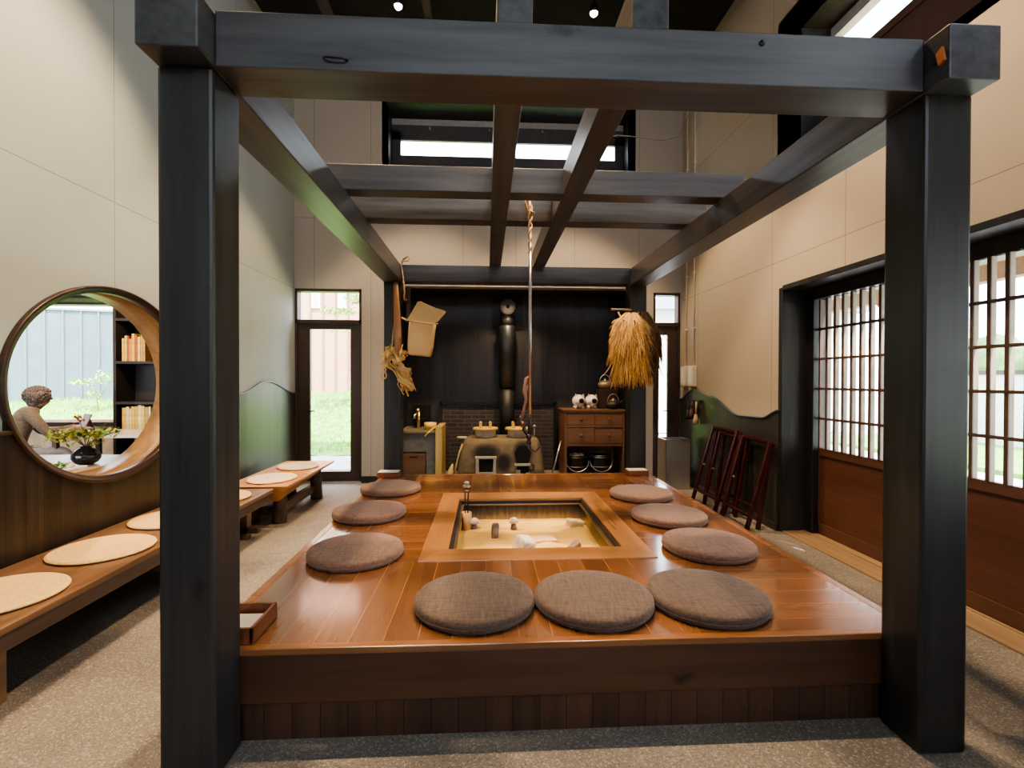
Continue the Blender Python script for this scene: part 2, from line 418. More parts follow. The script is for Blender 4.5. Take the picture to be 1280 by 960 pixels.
# high windows
m = MB()
m.box(BX, BX+.62, 4.84, 4.92, 3.8, 5.25, 0); m.box(BX, BX+.62, -1.5, 4.86, 5.17, 5.25, 0)
m.prism([(BX, 3.80), (BX+.62, 3.80), (BX+.62, 4.3), (BX+.60, 4.3), (BX, 3.88)], 1, -1.5, 4.86, 1)
struct(m.build('trim_10', [plain('dark recess', (.03, .025, .025), .6), wood('brown recess sill', (.12, .075, .05), (.28, .19, .13), 1, 5, .5, world=True)]))
m = MB(); x = BX+.55
m.box(x, x+.06, -1.5, 4.86, 4.2, 4.72, 0); m.box(x-.02, x+.06, -1.5, 4.86, 4.66, 4.74, 0); m.box(x-.04, x+.06, -1.5, 4.86, 5.06, 5.17, 1)
for y in (3.2, 1.7, .2): m.box(x, x+.05, y-.03, y+.03, 4.7, 5.1, 0)
o = struct(m.build('window_1', [plain('brown window frame', (.16, .09, .08), .45), plain('pale window frame', (.55, .56, .56), .5)], bevel=.003))
g = MB(); g.box(x+.02, x+.025, -1.5, 4.86, 4.7, 5.1); g.build('glass_pane', glass_m, o)
m = MB()
m.box(-1.56, -1.50, YW, YW+.6, 4.62, 5.8); m.box(2.23, 2.29, YW, YW+.6, 4.62, 5.8); m.box(-1.5, 2.23, YW, YW+.6, 5.70, 5.78)
m.prism([(YW, 4.70), (YW+.6, 4.70), (YW+.6, 5.0), (YW+.5, 5.0)], 0, -1.5, 2.23)
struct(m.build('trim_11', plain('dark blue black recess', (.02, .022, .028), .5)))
m = MB(); y = YW+.45
for x0, x1 in ((-1.5, .33), (.33, 2.23)):
    m.box(x0, x1, y, y+.06, 4.95, 5.12); m.box(x0, x1, y, y+.06, 5.36, 5.60, 0); m.box(x0, x1, y+.01, y+.05, 5.60, 5.72, 1)
    m.box(x0, x0+.14, y, y+.06, 5.1, 5.5); m.box(x1-.14, x1, y, y+.06, 5.1, 5.5)
o = struct(m.build('window_2', [plain('dark window frame', (.07, .07, .08), .4), plain('grey panel', (.35, .34, .33), .5)], bevel=.004))
g = MB(); g.box(-1.4, 2.1, y+.02, y+.025, 5.10, 5.40); g.build('glass_pane', glass_m, o)
m = MB()
for x in (-.9, .05, .9, 1.8): m.tube([(x, y-.03, 5.52), (x, y-.03, 5.56)], .02, 8)
m.build('window_latch', steel_m, o)
# unseen front windows behind the camera, added to let daylight in
for nm, (x0, x1, z0, z1) in (('added_window_3', (-1.6, .2, 1.5, 2.4)), ('added_window_4', (-1.8, 2.4, 4.1, 5.2))):
    m = MB(); y = YF-.12
    for xx in (x0, (x0+x1)/2-.03, x1-.06): m.box(xx, xx+.06, y, y+.06, z0, z1)
    m.box(x0, x1, y, y+.06, z0, z0+.06); m.box(x0, x1, y, y+.06, z1-.06, z1)
    o = struct(m.build(nm, frame_m)); g = MB(); g.box(x0, x1, y+.02, y+.025, z0, z1); g.build('glass_pane', glass_m, o)

# glazed doors in the back wall
def glass_door(name, x0, x1, gx0, gx1, gz0, tall, hside):
    y = YW+.02
    m = MB(); m.box(x0, x0+.035, y-.03, y+.12, 0, 2.9); m.box(x1-.035, x1, y-.03, y+.12, 0, 2.9); m.box(x0, x1, y-.03, y+.12, 2.86, 2.9)
    m.box(x0, x1, y-.03, y+.12, 2.38, 2.44)
    o = struct(m.build(name, frame_m, bevel=.003))
    d = MB(); d.box(x0+.035, gx0, y, y+.05, .03, 2.38); d.box(gx1, x1-.035, y, y+.05, .03, 2.38); d.box(gx0, gx1, y, y+.05, .03, gz0); d.box(gx0, gx1, y, y+.05, tall, 2.38)
    d.build('door_leaf', plain('brown door leaf', (.055, .036, .028), .4), o, bevel=.003)
    g = MB(); g.box(gx0, gx1, y+.02, y+.025, gz0, tall); g.box(x0+.035, x1-.035, y+.04, y+.045, 2.44, 2.86); g.build('glass_pane', glass_m, o)
    h = MB(); hx = gx0-.05 if hside < 0 else gx1+.05
    h.tube([(hx, y, 1.08), (hx, y-.05, 1.08), (hx-hside*.13, y-.05, 1.08)], .009, 8); h.build('door_handle', iron_m, o)
    s = MB(); s.box(x0, x1, y-.05, y+.14, 0, .03); s.build('door_sill', steel_m, o)
glass_door('door_5', -2.83, -1.86, -2.62, -2.03, .17, 2.30, -1)
glass_door('door_6', 2.58, 3.0, 2.68, 2.815, .17, 2.25, 1)
m = MB(); m.box(-1.86, -1.5, YW-.015, YW, 0, .10); struct(m.build('baseboard_back', plain('black base', (.02, .02, .02), .5)))
m = MB(); m.box(-1.35, 2.25, YW-.02, YW, 2.955, 3.03); struct(m.build('trim_12', plain('pale grey lintel', (.34, .34, .34), .5)))

# alcove
m = MB(); m.box(-1.35, 2.25, 8.35, 8.45, 0, 3.1)
struct(m.build('wall_alcove', boards_alc))
m = MB(); m.box(-1.42, -1.35, YW+.2, 8.45, 0, 3.1); m.box(2.25, 2.32, YW+.2, 8.45, 0, 3.1); m.box(-1.42, 2.32, YW+.2, 8.45, 2.98, 3.1)
m.box(-1.37, -1.35, YW, YW+.2, 0, 2.96); m.box(2.25, 2.27, YW, YW+.2, 0, 2.96)
struct(m.build('trim_13', plain('black alcove lining', (.018, .018, .02), .55, world=True)))
# brick panel
bm_, nt, b = new_mat('black brick with grey mortar'); N = NT(nt); co = N.coord(True)
sp = N.sep(co); cc = N.n('ShaderNodeCombineXYZ'); N.l(sp[0], cc.inputs[0]); N.l(sp[2], cc.inputs[1])
br = N.n('ShaderNodeTexBrick'); N.l(cc.outputs[0], br.inputs['Vector']); br.inputs['Scale'].default_value = 1
br.inputs['Brick Width'].default_value = .24; br.inputs['Row Height'].default_value = .068; br.inputs['Mortar Size'].default_value = .006
br.inputs['Color1'].default_value = (.03, .026, .025, 1); br.inputs['Color2'].default_value = (.055, .046, .042, 1); br.inputs['Mortar'].default_value = (.10, .095, .09, 1)
N.l(br.outputs['Color'], b.inputs['Base Color']); b.inputs['Roughness'].default_value = .7
bp = N.n('ShaderNodeBump'); bp.inputs['Strength'].default_value = .5; bp.inputs['Distance'].default_value = .006; N.l(br.outputs['Fac'], bp.inputs['Height']); bp.invert = True; N.l(bp.outputs[0], b.inputs['Normal'])
m = MB(); m.box(-.74, 1.16, 8.28, 8.35, 0, 1.13, 0); m.box(-.78, -.74, 8.24, 8.35, 0, 1.17, 1); m.box(1.16, 1.20, 8.24, 8.35, 0, 1.17, 1); m.box(-.78, 1.2, 8.24, 8.35, 1.13, 1.17, 1)
struct(m.build('trim_14', [bm_, iron_m]))

# ------------------------------------------------------------------ annex seen through the round window
AZ = .17
an_w = plain('annex plaster', (.42, .36, .28), .8, world=True)
m = MB(); m.box(-9.2, AX-.24, -.5, YW+.2, AZ-.3, AZ); struct(m.build('floor_annex', plain('annex floor boards', (.14, .09, .06), .5, world=True)))
m = MB(); m.box(-9.2, AX-.24, -.5, YW+.2, 3.25, 3.4); struct(m.build('ceiling_annex', plain('annex ceiling', (.10, .08, .06), .7, world=True)))
wall_grid('wall_annex_back', 1, YW, .2, (-9.2, AX-.24), (0, 3.3), [(-8.9, -5.22, .93, 3.1)], an_w)
wall_grid('wall_annex_left', 0, -9.2, .2, (-.5, YW+.2), (0, 3.3), [], an_w)
wall_grid('wall_annex_front', 1, -.7, .2, (-9.2, AX-.24), (0, 3.3), [(-8.6, -3.4, .4, 2.9)], an_w)  # unseen front opening added to bring daylight into the annex
m = MB(); y = YW-.02
m.box(-8.9, -5.22, y, y+.2, .86, .95, 0); m.box(-8.9, -5.2, y, y+.2, 2.625, 2.66, 0); m.box(-8.9, -5.2, y, y+.2, 2.72, 2.755, 0); m.box(-8.9, -5.2, y, y+.2, 3.06, 3.14, 0)
m.box(-8.9, -5.22, y-.12, y, .93, .97, 1); m.box(-5.24, -5.20, y, y+.2, .9, 2.7, 1)
m.box(-8.9, -5.2, y+.02, y+.03, 2.66, 3.06, 2)  # green band: blind below, reflected green painted into the pane above
o = struct(m.build('window_5', [frame_m, plain('pale sill', (.75, .62, .48), .5), plain('olive blind and reflected green', (.16, .24, .09), .7)]))
g = MB(); g.box(-8.9, -5.24, y+.08, y+.085, .95, 2.63); g.build('glass_pane', glass_m, o)

bsh = thing('bookshelf', 'black open bookshelf in the next room, right of its window', 'bookshelf', (-4.3, 7.15, AZ))
shelf_m = plain('black shelf', (.02, .017, .015), .5)
MB().box(-5.12, -5.08, 6.95, 7.35, AZ, 2.9).build('side_panel', shelf_m, bsh); MB().box(-3.4, -3.36, 6.95, 7.35, AZ, 2.9).build('side_panel', shelf_m, bsh)
m = MB(); m.box(-5.08, -3.4, 7.32, 7.35, AZ, 2.9); m.build('back_panel', shelf_m, bsh)
for z in (.45, .76, 1.2, 1.76, 2.35, 2.86): MB().box(-5.08, -3.4, 6.95, 7.32, z, z+.035).build('shelf', shelf_m, bsh)
bcol = [(.55, .34, .05), (.45, .20, .04), (.32, .24, .08), (.55, .40, .10), (.28, .08, .03), (.60, .50, .28)]
bmats = [plain('book cover %d' % i, c, .5, var=.2, nscale=20) for i, c in enumerate(bcol)]
pg_m = plain('book pages', (.80, .74, .60), .8)
cols_n = ['yellow', 'orange', 'olive', 'golden', 'red brown', 'cream']
k = 0
where = {1.795: 'upper', .795: 'lower', 1.235: 'middle'}
for z, xs in ((1.795, -5.02), (.795, -5.02)):
    x = xs
    for i in range(9):
        t = random.uniform(.025, .05); h = random.uniform(.30, .40) if z > 1 else random.uniform(.34, .42); ci = [0, 3, 4, 1, 0, 4, 3, 2, 1][i] if z > 1 else [3, 5, 5, 3, 0, 5, 3, 2, 5][i]
        bk = thing('book', '%s covered book, %s from the left on the %s lit shelf' % (cols_n[ci], ['first', 'second', 'third', 'fourth', 'fifth', 'sixth', 'seventh', 'eighth', 'ninth'][i], where[z]), 'book', (x+t/2, 7.1, z), 'books on the shelf in the next room')
        c = MB(); c.box(x, x+.003, 6.98, 7.2, z, z+h); c.box(x+t-.003, x+t, 6.98, 7.2, z, z+h); c.box(x, x+t, 6.977, 6.982, z, z+h); c.build('cover', bmats[ci], bk)
        MB().box(x+.003, x+t-.003, 6.982, 7.195, z+.004, z+h-.005).build('pages', pg_m, bk)
        x += t+random.uniform(0.001, .006)

# low wooden table just behind the round window
tb = thing('side_table', 'brown wooden table directly behind the round opening', 'table', (-3.75, 4.1, AZ))
tw = wood('worn table top', (.26, .17, .10), (.50, .38, .26), 1, 5, .35)
m = MB(); m.box(-4.25, -3.12, 3.3, 4.75, .80, .84); m.build('table_top', tw, tb, bevel=.005)
for sx in (-4.15, -3.28):
    for sy in (3.4, 4.6): MB().box(sx, sx+.06, sy, sy+.06, AZ, .80).build('leg', bench_dk, tb)
v = thing('flower_vase', 'round black glazed vase of yellow-green leafy branches on the table', 'vase', (-3.31, 4.2, .84))
c = (-3.31, 4.2, .84)
m = MB(); m.lathe([(.045, 0), (.08, .02), (.10, .055), (.095, .09), (.065, .125), (.036, .14), (.042, .155), (.028, .155)], c, 24)
m.build('vase_body', plain('black glaze', (.012, .012, .014), .12), v)
leafm = plain('yellow green leaves', (.36, .36, .05), .5, var=.5, nscale=14); leafd = plain('green leaves', (.10, .20, .035), .5, var=.4, nscale=14)
def leaf_cloud(mb, c, r, n, size, mis=(0,), flat=1.0, rng=random):
    for i in range(n):
        u = Vector((rng.gauss(0, 1), rng.gauss(0, 1), rng.gauss(0, 1)*flat)).normalized()*r*rng.uniform(.35, 1)
        p = Vector(c)+Vector((u.x, u.y, u.z*flat)); s = size*rng.uniform(.6, 1.3)
        R = Matrix.Rotation(rng.uniform(0, 2*PI), 3, 'Z') @ Matrix.Rotation(rng.uniform(-.8, .8), 3, 'X')
        q = [R @ Vector(a) for a in ((0, -s, 0), (s*.38, -.2*s, .1*s), (0, s, 0), (-s*.38, -.2*s, .1*s))]
        mb.add([p+a for a in q], [(0, 1, 2, 3)], rng.choice(mis))
m = MB()
for a in (0, 1, 2, 3, 4, 5, 6, 7):
    e = (c[0]+.22*math.cos(a*.8), c[1]+.22*math.sin(a*.8), c[2]+.26+.03*(a % 3)); m.tube([(c[0], c[1], c[2]+.14), (c[0]+.1*math.cos(a*.8), c[1]+.1*math.sin(a*.8), c[2]+.24), e], .004, 5)
m.tube([(c[0], c[1], c[2]+.2), (c[0]-.06, c[1], c[2]+.4)], .004, 5)
m.build('stems', plain('stem brown', (.15, .12, .05), .7), v)
m = MB(); leaf_cloud(m, (c[0]-.02, c[1], c[2]+.25), .235, 420, .034, (0, 0, 0, 1), .42)
leaf_cloud(m, (c[0]-.06, c[1], c[2]+.38), .05, 14, .03, (2,), 1)
o = m.build('foliage', [leafm, leafd, plain('rusty leaf', (.4, .16, .06), .6)], v)
# moss and stone tray arrangement
t = thing('moss_tray', 'low tray of leafy greens and pale stones around the vase foot', 'tray', (-3.45, 4.05, .84))
m = MB(); m.box(-3.72, -3.18, 3.78, 4.05, .84, .86); m.build('tray_base', plain('white tray', (.7, .68, .64), .4), t, bevel=.004)
stn = plain('pale stones', (.55, .48, .34), .8, nscale=25)
for i in range(9): MB().ball((-3.66+.055*i, 3.95+.05*math.sin(i*2), .875), .03, (1, .8, .7)).build('stone', stn, t)
m = MB(); leaf_cloud(m, (-3.58, 3.93, .90), .11, 130, .028, (0, 1), .5); leaf_cloud(m, (-3.28, 3.93, .88), .07, 50, .025, (1,), .5)
m.build('foliage', [leafm, leafd], t)

# long table beneath the annex window, its menu stand, and the chair
t = thing('window_table', 'pale topped table under the next room window', 'table', (-5.0, 6.55, AZ))
m = MB(); m.box(-5.25, -4.15, 6.05, 6.85, .84, .87); m.build('table_top', plain('pale grey top', (.50, .48, .46), .25), t, bevel=.004)
for sx in (-5.2, -4.25):
    for sy in (6.1, 6.75): MB().box(sx, sx+.05, sy, sy+.05, AZ, .84).build('leg', bench_dk, t)
st = thing('menu_stand', 'small brown wooden menu board standing on the window table', 'sign', (-5.14, 6.42, .87))
m = MB(); m.bar((-5.14, 6.42, .87), (-5.09, 6.50, 1.10), .20, .012); m.build('board', wood('menu board', (.08, .035, .02), (.16, .08, .04)), st)
m = MB(); m.bar((-5.09, 6.59, .87), (-5.10, 6.50, 1.06), .04, .01); m.build('prop', bench_dk, st)

ch = thing('dining_chair', 'dark wooden chair the seated person uses', 'chair', (-5.56, 5.95, AZ-.03))
ch.rotation_euler = (0, 0, math.radians(40))
ch['_org'] = [0, 0, 0]; cm = plain('dark chair wood', (.05, .022, .015), .4)
MB().box(-.22, .22, -.22, .22, .40, .44).build('seat', cm, ch, bevel=.01)
MB().box(-.24, -.21, -.21, .21, .50, .80).build('backrest', cm, ch, bevel=.01)
for sx in (-.21, .18):
    for sy in (-.21, .18): MB().box(sx-(.02 if sx < 0 else 0), sx+.03, sy, sy+.03, 0, .40 if sx > 0 else .62).build('leg', cm, ch)

# seated person
def skinned(name, nodes, edges, mats, pick, parent=None, loc=(0, 0, 0), rotz=0, sub=2):
    me = bpy.data.meshes.new('tmp'); me.from_pydata([n[0] for n in nodes], edges, [])
    o = bpy.data.objects.new('tmp', me); COL.objects.link(o)
    s = o.modifiers.new('s', 'SKIN'); sv = me.skin_vertices[0].data
    for i, n in enumerate(nodes):
        r = n[1]; sv[i].radius = r if hasattr(r, '__len__') else (r, r); sv[i].use_root = (i == 0)
    s.use_smooth_shade = True
    u = o.modifiers.new('u', 'SUBSURF'); u.levels = sub; u.render_levels = sub
    dg = bpy.context.evaluated_depsgraph_get(); dg.update()
    nm = bpy.data.meshes.new_from_object(o.evaluated_get(dg)); nm.name = name
    bpy.data.objects.remove(o)
    nm.materials.clear()
    for q in mats: nm.materials.append(q)
    for p in nm.polygons: p.material_index = pick(p.center); p.use_smooth = True
    r = bpy.data.objects.new(name, nm); COL.objects.link(r)
    r.location = loc; r.rotation_euler = (0, 0, rotz)
    if parent: r.parent = parent
    return r
nd = [((0, 0, .09), (.14, .12)), ((.02, 0, .26), (.145, .11)), ((.08, 0, .42), (.16, .12)), ((.14, 0, .54), (.14, .105)), ((.18, 0, .60), .06), ((.205, 0, .635), .055), ((.235, 0, .69), (.082, .09)), ((.24, 0, .75), (.07, .08))]
ed = [(0, 1), (1, 2), (2, 3), (3, 4), (4, 5), (5, 6), (6, 7)]
for s in (1, -1):
    b0 = len(nd)
    nd += [((.12, s*.155, .545), .075), ((.19, s*.22, .42), .058), ((.27, s*.23, .28), .045), ((.40, s*.17, .31), .037), ((.50, s*.11, .34), .026), ((.55, s*.09, .345), (.035, .016))]
    ed += [(3, b0), (b0, b0+1), (b0+1, b0+2), (b0+2, b0+3), (b0+3, b0+4), (b0+4, b0+5)]
    h = b0+5
    for q, (dy, L) in enumerate(((-.025, .065), (-.008, .078), (.008, .074), (.025, .06))):
        f0 = len(nd); nd += [((.585, s*.09+dy, .342), .0085), ((.585+L*.6, s*.09+dy*1.3, .338), .0075), ((.585+L, s*.09+dy*1.3, .325), .0065)]
        ed += [(h, f0), (f0, f0+1), (f0+1, f0+2)]
    f0 = len(nd); nd += [((.555, s*.09-s*.035, .34), .009), ((.585, s*.09-s*.052, .335), .008)]; ed += [(h, f0), (f0, f0+1)]
    b0 = len(nd)
    nd += [((.04, s*.085, .07), .085), ((.22, s*.10, .075), .078), ((.43, s*.10, .07), .06), ((.44, s*.10, -.12), .055), ((.42, s*.10, -.35), .04), ((.45, s*.10, -.405), (.04, .035)), ((.57, s*.10, -.42), (.04, .022))]
    ed += [(0, b0)]+[(b0+i, b0+i+1) for i in range(6)]
skin_c = plain('skin', (.32, .17, .11), .5, var=.05); shirt = fabric('beige knit', (.16, .125, .09)); trous = fabric('pale trousers', (.36, .34, .32)); shoe = plain('dark shoe', (.03, .03, .03), .5)
def pickp(c):
    if c.z > .62: return 0
    if c.x > .50 and c.z > .25: return 0
    if c.z < -.375: return 3
    if c.z < .14 and (c.x > .1 or c.z < .06): return 2
    return 1
per = skinned('person', nd, ed, [skin_c, shirt, trous, shoe], pickp, None, (-5.52, 5.95, AZ+.43), math.radians(48)); per.scale = (1.08, 1.12, 1.0)
tag(per, 'seated person with short grey hair in beige top reading at a table beyond round window', 'person')
# face relief and hair ride on the body
MB().ball((.315, 0, .71), .014, (1.2, .8, 1.1)).build('nose', skin_c, per)
MB().tube([(.312, -.022, .675), (.318, 0, .673), (.312, .022, .675)], .005, 6).build('mouth', plain('lip', (.35, .15, .12), .5), per)
eye_m = plain('dark eyes', (.02, .015, .01), .2)
for s in (-1, 1):
    MB().ball((.23, s*.086, .705), .02, (.7, .35, 1.2)).build('ear', skin_c, per); MB().ball((.308, s*.032, .733), .009).build('eye', eye_m, per)
m = MB(); rn = random.Random(3)
m.ball((.205, 0, .745), .122, (.95, .95, .92), n=24, m=14); m.ball((.175, 0, .685), .085, (.8, .95, 1), n=20, m=12)
for i in range(420):
    a = rn.uniform(0, 2*PI); e = rn.uniform(-.75, 1.5); x, y, z = math.cos(a)*math.cos(e), math.sin(a)*math.cos(e), math.sin(e)
    if x > .5 and z < .45: continue
    m.ball((.205+x*.115, y*.114, .745+z*.11), rn.uniform(.009, .019), n=6, m=4)
m.build('hair', plain('grey brown hair', (.12, .095, .085), .7, var=.4, nscale=40, bump=.6), per)

# ------------------------------------------------------------------ timber frame
fr = thing('timber_pavilion', 'black stained timber post and beam frame enclosing the raised hearth platform', 'timber frame', (.38, 3.9, 0))
def fpart(name, x0, x1, y0, y1, z0, z1, ax, bevel=.012):
    m = MB(); m.box(x0, x1, y0, y1, z0, z1); return m.build(name, bd[2] if name == 'post' else bw_lit[ax], fr, bevel=bevel)
for x0 in (XL-W, XR):
    fpart('post', x0, x0+W, Y1, Y1+W, 0, ZB-.002, 2, .014); fpart('post', x0, x0+W, Y2, Y2+W, 0, ZB-.002, 2)
fpart('side_beam', XL-W-.005, XL+.006, 1.79, Y2+W, ZB, ZT-.01, 1, .006); fpart('side_beam', XR-.006, XR+W, 1.79, Y2+W, ZB-.01, ZT-.01, 1, .006)
fpart('front_beam', XL+.008, XR-.008, Y1, Y1+W, ZB, ZT, 0, .005)
fpart('back_beam', XL+.008, XR-.008, Y2, Y2+W, ZB+.01, ZT, 0, .005)
fpart('cross_beam', -1.24, 1.975, 3.62, 3.775, ZT, 3.13, 0, .005); fpart('cross_beam', -1.24, 1.975, 4.26, 4.415, ZT, 3.13, 0, .005)
fpart('long_beam', .04, .18, Y1, 6.16, ZT-.004, 3.14, 1, .005); fpart('long_beam', .575, .722, Y1, 6.16, ZT-.004, 3.14, 1, .005)
m = MB(); m.prism([(1.80, 2.80), (1.825, 2.79), (1.835, 2.84), (1.81, 2.855)], 0, XR-.02, XR-.008)
m.build('wooden_peg', plain('orange peg end', (.45, .16, .05), .5), fr)
m = MB(); m.lathe([(.011, 0), (.011, .004)], M=Matrix.Translation((1.10, Y1, 2.90)) @ Matrix.Rotation(PI/2, 4, 'X')); m.build('bolt_hole', iron_m, fr)
m = MB(); m.tube([(-.62, Y1-.004, 2.775), (-.61, Y1-.02, 2.77), (-.55, Y1-.02, 2.766), (-.53, Y1-.004, 2.77)], .004, 6); m.build('staple', iron_m, fr)

# ------------------------------------------------------------------ platform
pf = thing('hearth_platform', 'raised square brown plank platform around the sunken hearth', 'platform', (.38, 4.0, 0))
PX0, PX1 = -1.24, 2.0; HX0, HX1, HY0, HY1 = -.425, 1.11, 3.06, 4.90
m = MB(); zt = P; zb_ = P-.05
m.box(PX0+.05, .98, YP+.045, HY0, zb_, zt, 1); m.box(.98, PX1-.05, YP+.045, HY0, zb_, zt, 0)
m.box(PX0+.05, -.75, HY0, YQ-.05, zb_, zt, 1); m.box(-.75, HX0, HY0, YQ-.05, zb_, zt, 0)
m.box(HX1, 1.5, HY0, YQ-.05, zb_, zt, 0); m.box(1.5, PX1-.05, HY0, YQ-.05, zb_, zt, 1); m.box(HX0, HX1, HY1, YQ-.05, zb_, zt, 1)
m.build('deck', [deckx, decky], pf)
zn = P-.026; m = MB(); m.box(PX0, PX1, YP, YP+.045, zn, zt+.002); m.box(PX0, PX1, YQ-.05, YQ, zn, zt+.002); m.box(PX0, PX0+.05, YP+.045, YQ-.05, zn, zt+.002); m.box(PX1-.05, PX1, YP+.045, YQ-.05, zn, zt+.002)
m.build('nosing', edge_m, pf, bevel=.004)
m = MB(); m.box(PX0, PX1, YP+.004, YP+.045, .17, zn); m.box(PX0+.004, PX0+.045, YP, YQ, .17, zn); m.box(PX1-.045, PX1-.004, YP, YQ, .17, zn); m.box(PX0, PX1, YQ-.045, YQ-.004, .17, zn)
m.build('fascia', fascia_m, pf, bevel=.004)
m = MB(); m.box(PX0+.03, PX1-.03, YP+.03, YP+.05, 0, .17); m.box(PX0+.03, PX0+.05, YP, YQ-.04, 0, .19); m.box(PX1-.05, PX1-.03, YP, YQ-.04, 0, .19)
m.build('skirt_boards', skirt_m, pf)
# hearth frame
hf = MB(); IX0, IX1, IY0, IY1 = -.25, .935, 3.27, 4.65; zz = P+.006
def quad(m, a, b, c, d, z0, z1, mi): m.prism([a, b, c, d], 2, z0, z1, mi)
quad(hf, (HX0, HY0), (HX1, HY0), (IX1, IY0), (IX0, IY0), P-.07, zz, 0); quad(hf, (HX0, HY1), (IX0, IY1), (IX1, IY1), (HX1, HY1), P-.07, zz, 0)
quad(hf, (HX0, HY0), (IX0, IY0), (IX0, IY1), (HX0, HY1), P-.07, zz, 1); quad(hf, (HX1, HY0), (HX1, HY1), (IX1, IY1), (IX1, IY0), P-.07, zz, 1)
hfo = hf.build('hearth_frame', [hearth_m, hearth_my], pf, bevel=.002)
m = MB(); t = .02
m.box(IX0, IX0+t, IY0, IY1, .1, P-.015); m.box(IX1-t, IX1, IY0, IY1, .1, P-.015); m.box(IX0, IX1, IY0, IY0+t, .1, P-.015); m.box(IX0, IX1, IY1-t, IY1, .1, P-.015)
t2 = .045
m.box(IX0, IX0+t2, IY0, IY1, P-.05, P-.04, 1); m.box(IX1-t2, IX1, IY0, IY1, P-.05, P-.04, 1); m.box(IX0, IX1, IY1-t2, IY1, P-.05, P-.04, 1)
m.build('hearth_liner', [metal_soot, copper_lip], pf, bevel=.002)
# ash bed
m = MB(); nx, ny = 70, 80; rn = random.Random(5)
bumps = [(.42, 3.80, .17, .05), (.55, 3.72, .12, .03), (.78, 4.25, .10, .07), (.05, 3.85, .10, .02), (.0, 4.3, .1, .02), (.68, 3.58, .07, .025), (.2, 3.5, .1, .02)]
vs = []
for j in range(ny+1):
    for i in range(nx+1):
        x = IX0+.02+(IX1-IX0-.04)*i/nx; y = IY0+.02+(IY1-IY0-.04)*j/ny
        z = .215+sum(h*math.exp(-((x-a)**2+(y-b)**2)/(r*r)) for a, b, r, h in bumps)+.002*math.sin(y*90+math.sin(x*9)*2)
        vs.append((x, y, z))
fs = [(j*(nx+1)+i, j*(nx+1)+i+1, (j+1)*(nx+1)+i+1, (j+1)*(nx+1)+i) for j in range(ny) for i in range(nx)]
m.add(vs, fs, 0, True); m.box(IX0+.02, IX1-.02, IY0+.02, IY1-.02, .12, .14)
tag(m.build('ash_bed', ash_m, org=(.34, 3.96, .12)), 'pale golden bed of raked ash filling the sunken hearth', 'ash', kind='stuff')
# things in the ash
def rough_block(c, sz, rot, seed, name, mat, label, cat_):
    bmx = bmesh.new(); bmesh.ops.create_cube(bmx, size=1); bmesh.ops.subdivide_edges(bmx, edges=bmx.edges, cuts=3, use_grid_fill=True)
    r = random.Random(seed)
    for v_ in bmx.verts:
        v_.co = Vector((v_.co.x*sz[0], v_.co.y*sz[1], v_.co.z*sz[2]))*(1+r.uniform(-.10, .10))
        if v_.co.length > .01:
            k_ = max(abs(v_.co.x/sz[0]), abs(v_.co.y/sz[1]), abs(v_.co.z/sz[2])); v_.co *= .86+.14*k_
    me = bpy.data.meshes.new(name); bmx.to_mesh(me); bmx.free(); me.materials.append(mat)
    o = bpy.data.objects.new(name, me); COL.objects.link(o); o.location = c; o.rotation_euler = rot
    s_ = o.modifiers.new('s', 'SUBSURF'); s_.levels = 1; s_.render_levels = 1
    for p in me.polygons: p.use_smooth = True
    return tag(o, label, cat_)
char_m = plain('charred grey wood', (.24, .18, .15), .9, var=.5, nscale=15, bump=.5); white_ash = plain('white ashen log', (.70, .60, .52), .9, var=.35, nscale=9, bump=.5)
rough_block((.08, 4.10, .27), (.06, .06, .14), (0, .1, .2), 1, 'charcoal_block', char_m, 'upright dark charcoal block in the ash, left of centre', 'charcoal')
rough_block((.28, 3.64, .27), (.12, .16, .20), (.2, .3, .5), 2, 'burnt_log', white_ash, 'white ashen log stub leaning at the front of the hearth', 'log')
rough_block((.33, 3.56, .27), (.08, .13, .12), (.1, -.3, .2), 3, 'burnt_log', char_m, 'grey charred log lying beneath the white ashen stub', 'log')
rough_block((.66, 3.66, .25), (.17, .06, .08), (.2, -.5, .6), 4, 'burnt_log', char_m, 'small grey stick of burnt wood right of the ash mound', 'log')
rough_block((.79, 4.26, .265), (.15, .12, .10), (0, .2, .4), 5, 'hearth_stone', plain('ash covered stone', (.66, .50, .30), .9, bump=.4), 'ash covered stone near the far right hearth corner', 'stone')
rough_block((.45, 3.86, .255), (.24, .16, .07), (0, .05, .3), 6, 'hearth_stone', plain('pinkish ash mound', (.72, .48, .30), .9, bump=.4), 'low pinkish ash crusted stone in the middle of the hearth', 'stone')
for nm, x, y in (('left', -.10, 4.32), ('right', .25, 4.32)):
    q = thing('skewer_stand', 'small pale capped pottery stub at the back of the ash, %s one of two' % nm, 'ornament', (x, y, .21), 'pottery stubs standing in the ash')
    m = MB(); m.lathe([(.028, 0), (.024, .03), (.02, .07)], (x, y, .21), 12); m.build('stem', char_m, q)
    m = MB(); m.lathe([(.03, 0), (.042, .0), (.046, .012), (.03, .035), (.012, .045)], (x, y, .275), 14); m.build('cap', white_ash, q)
q = thing('bamboo_cup', 'tan bamboo cup standing in the far left corner of the ash', 'cup', (-.17, 4.33, .2))
m = MB(); m.lathe([(.045, 0), (.045, .17), (.036, .17), (.036, .02)], (-.17, 4.33, .2), 20); m.build('cup_body', wood('bamboo', (.42, .24, .10), (.62, .40, .20), 2, 6, .45), q)
q = thing('fire_tongs', 'pair of steel fire tongs standing in the bamboo cup', 'tongs', (-.17, 4.33, .23))
m = MB()
for s in (-1, 1): m.tube([(-.17+s*.008, 4.33, .225), (-.17+s*.012, 4.33, .45), (-.17+s*.016, 4.34, .57)], .006, 6)
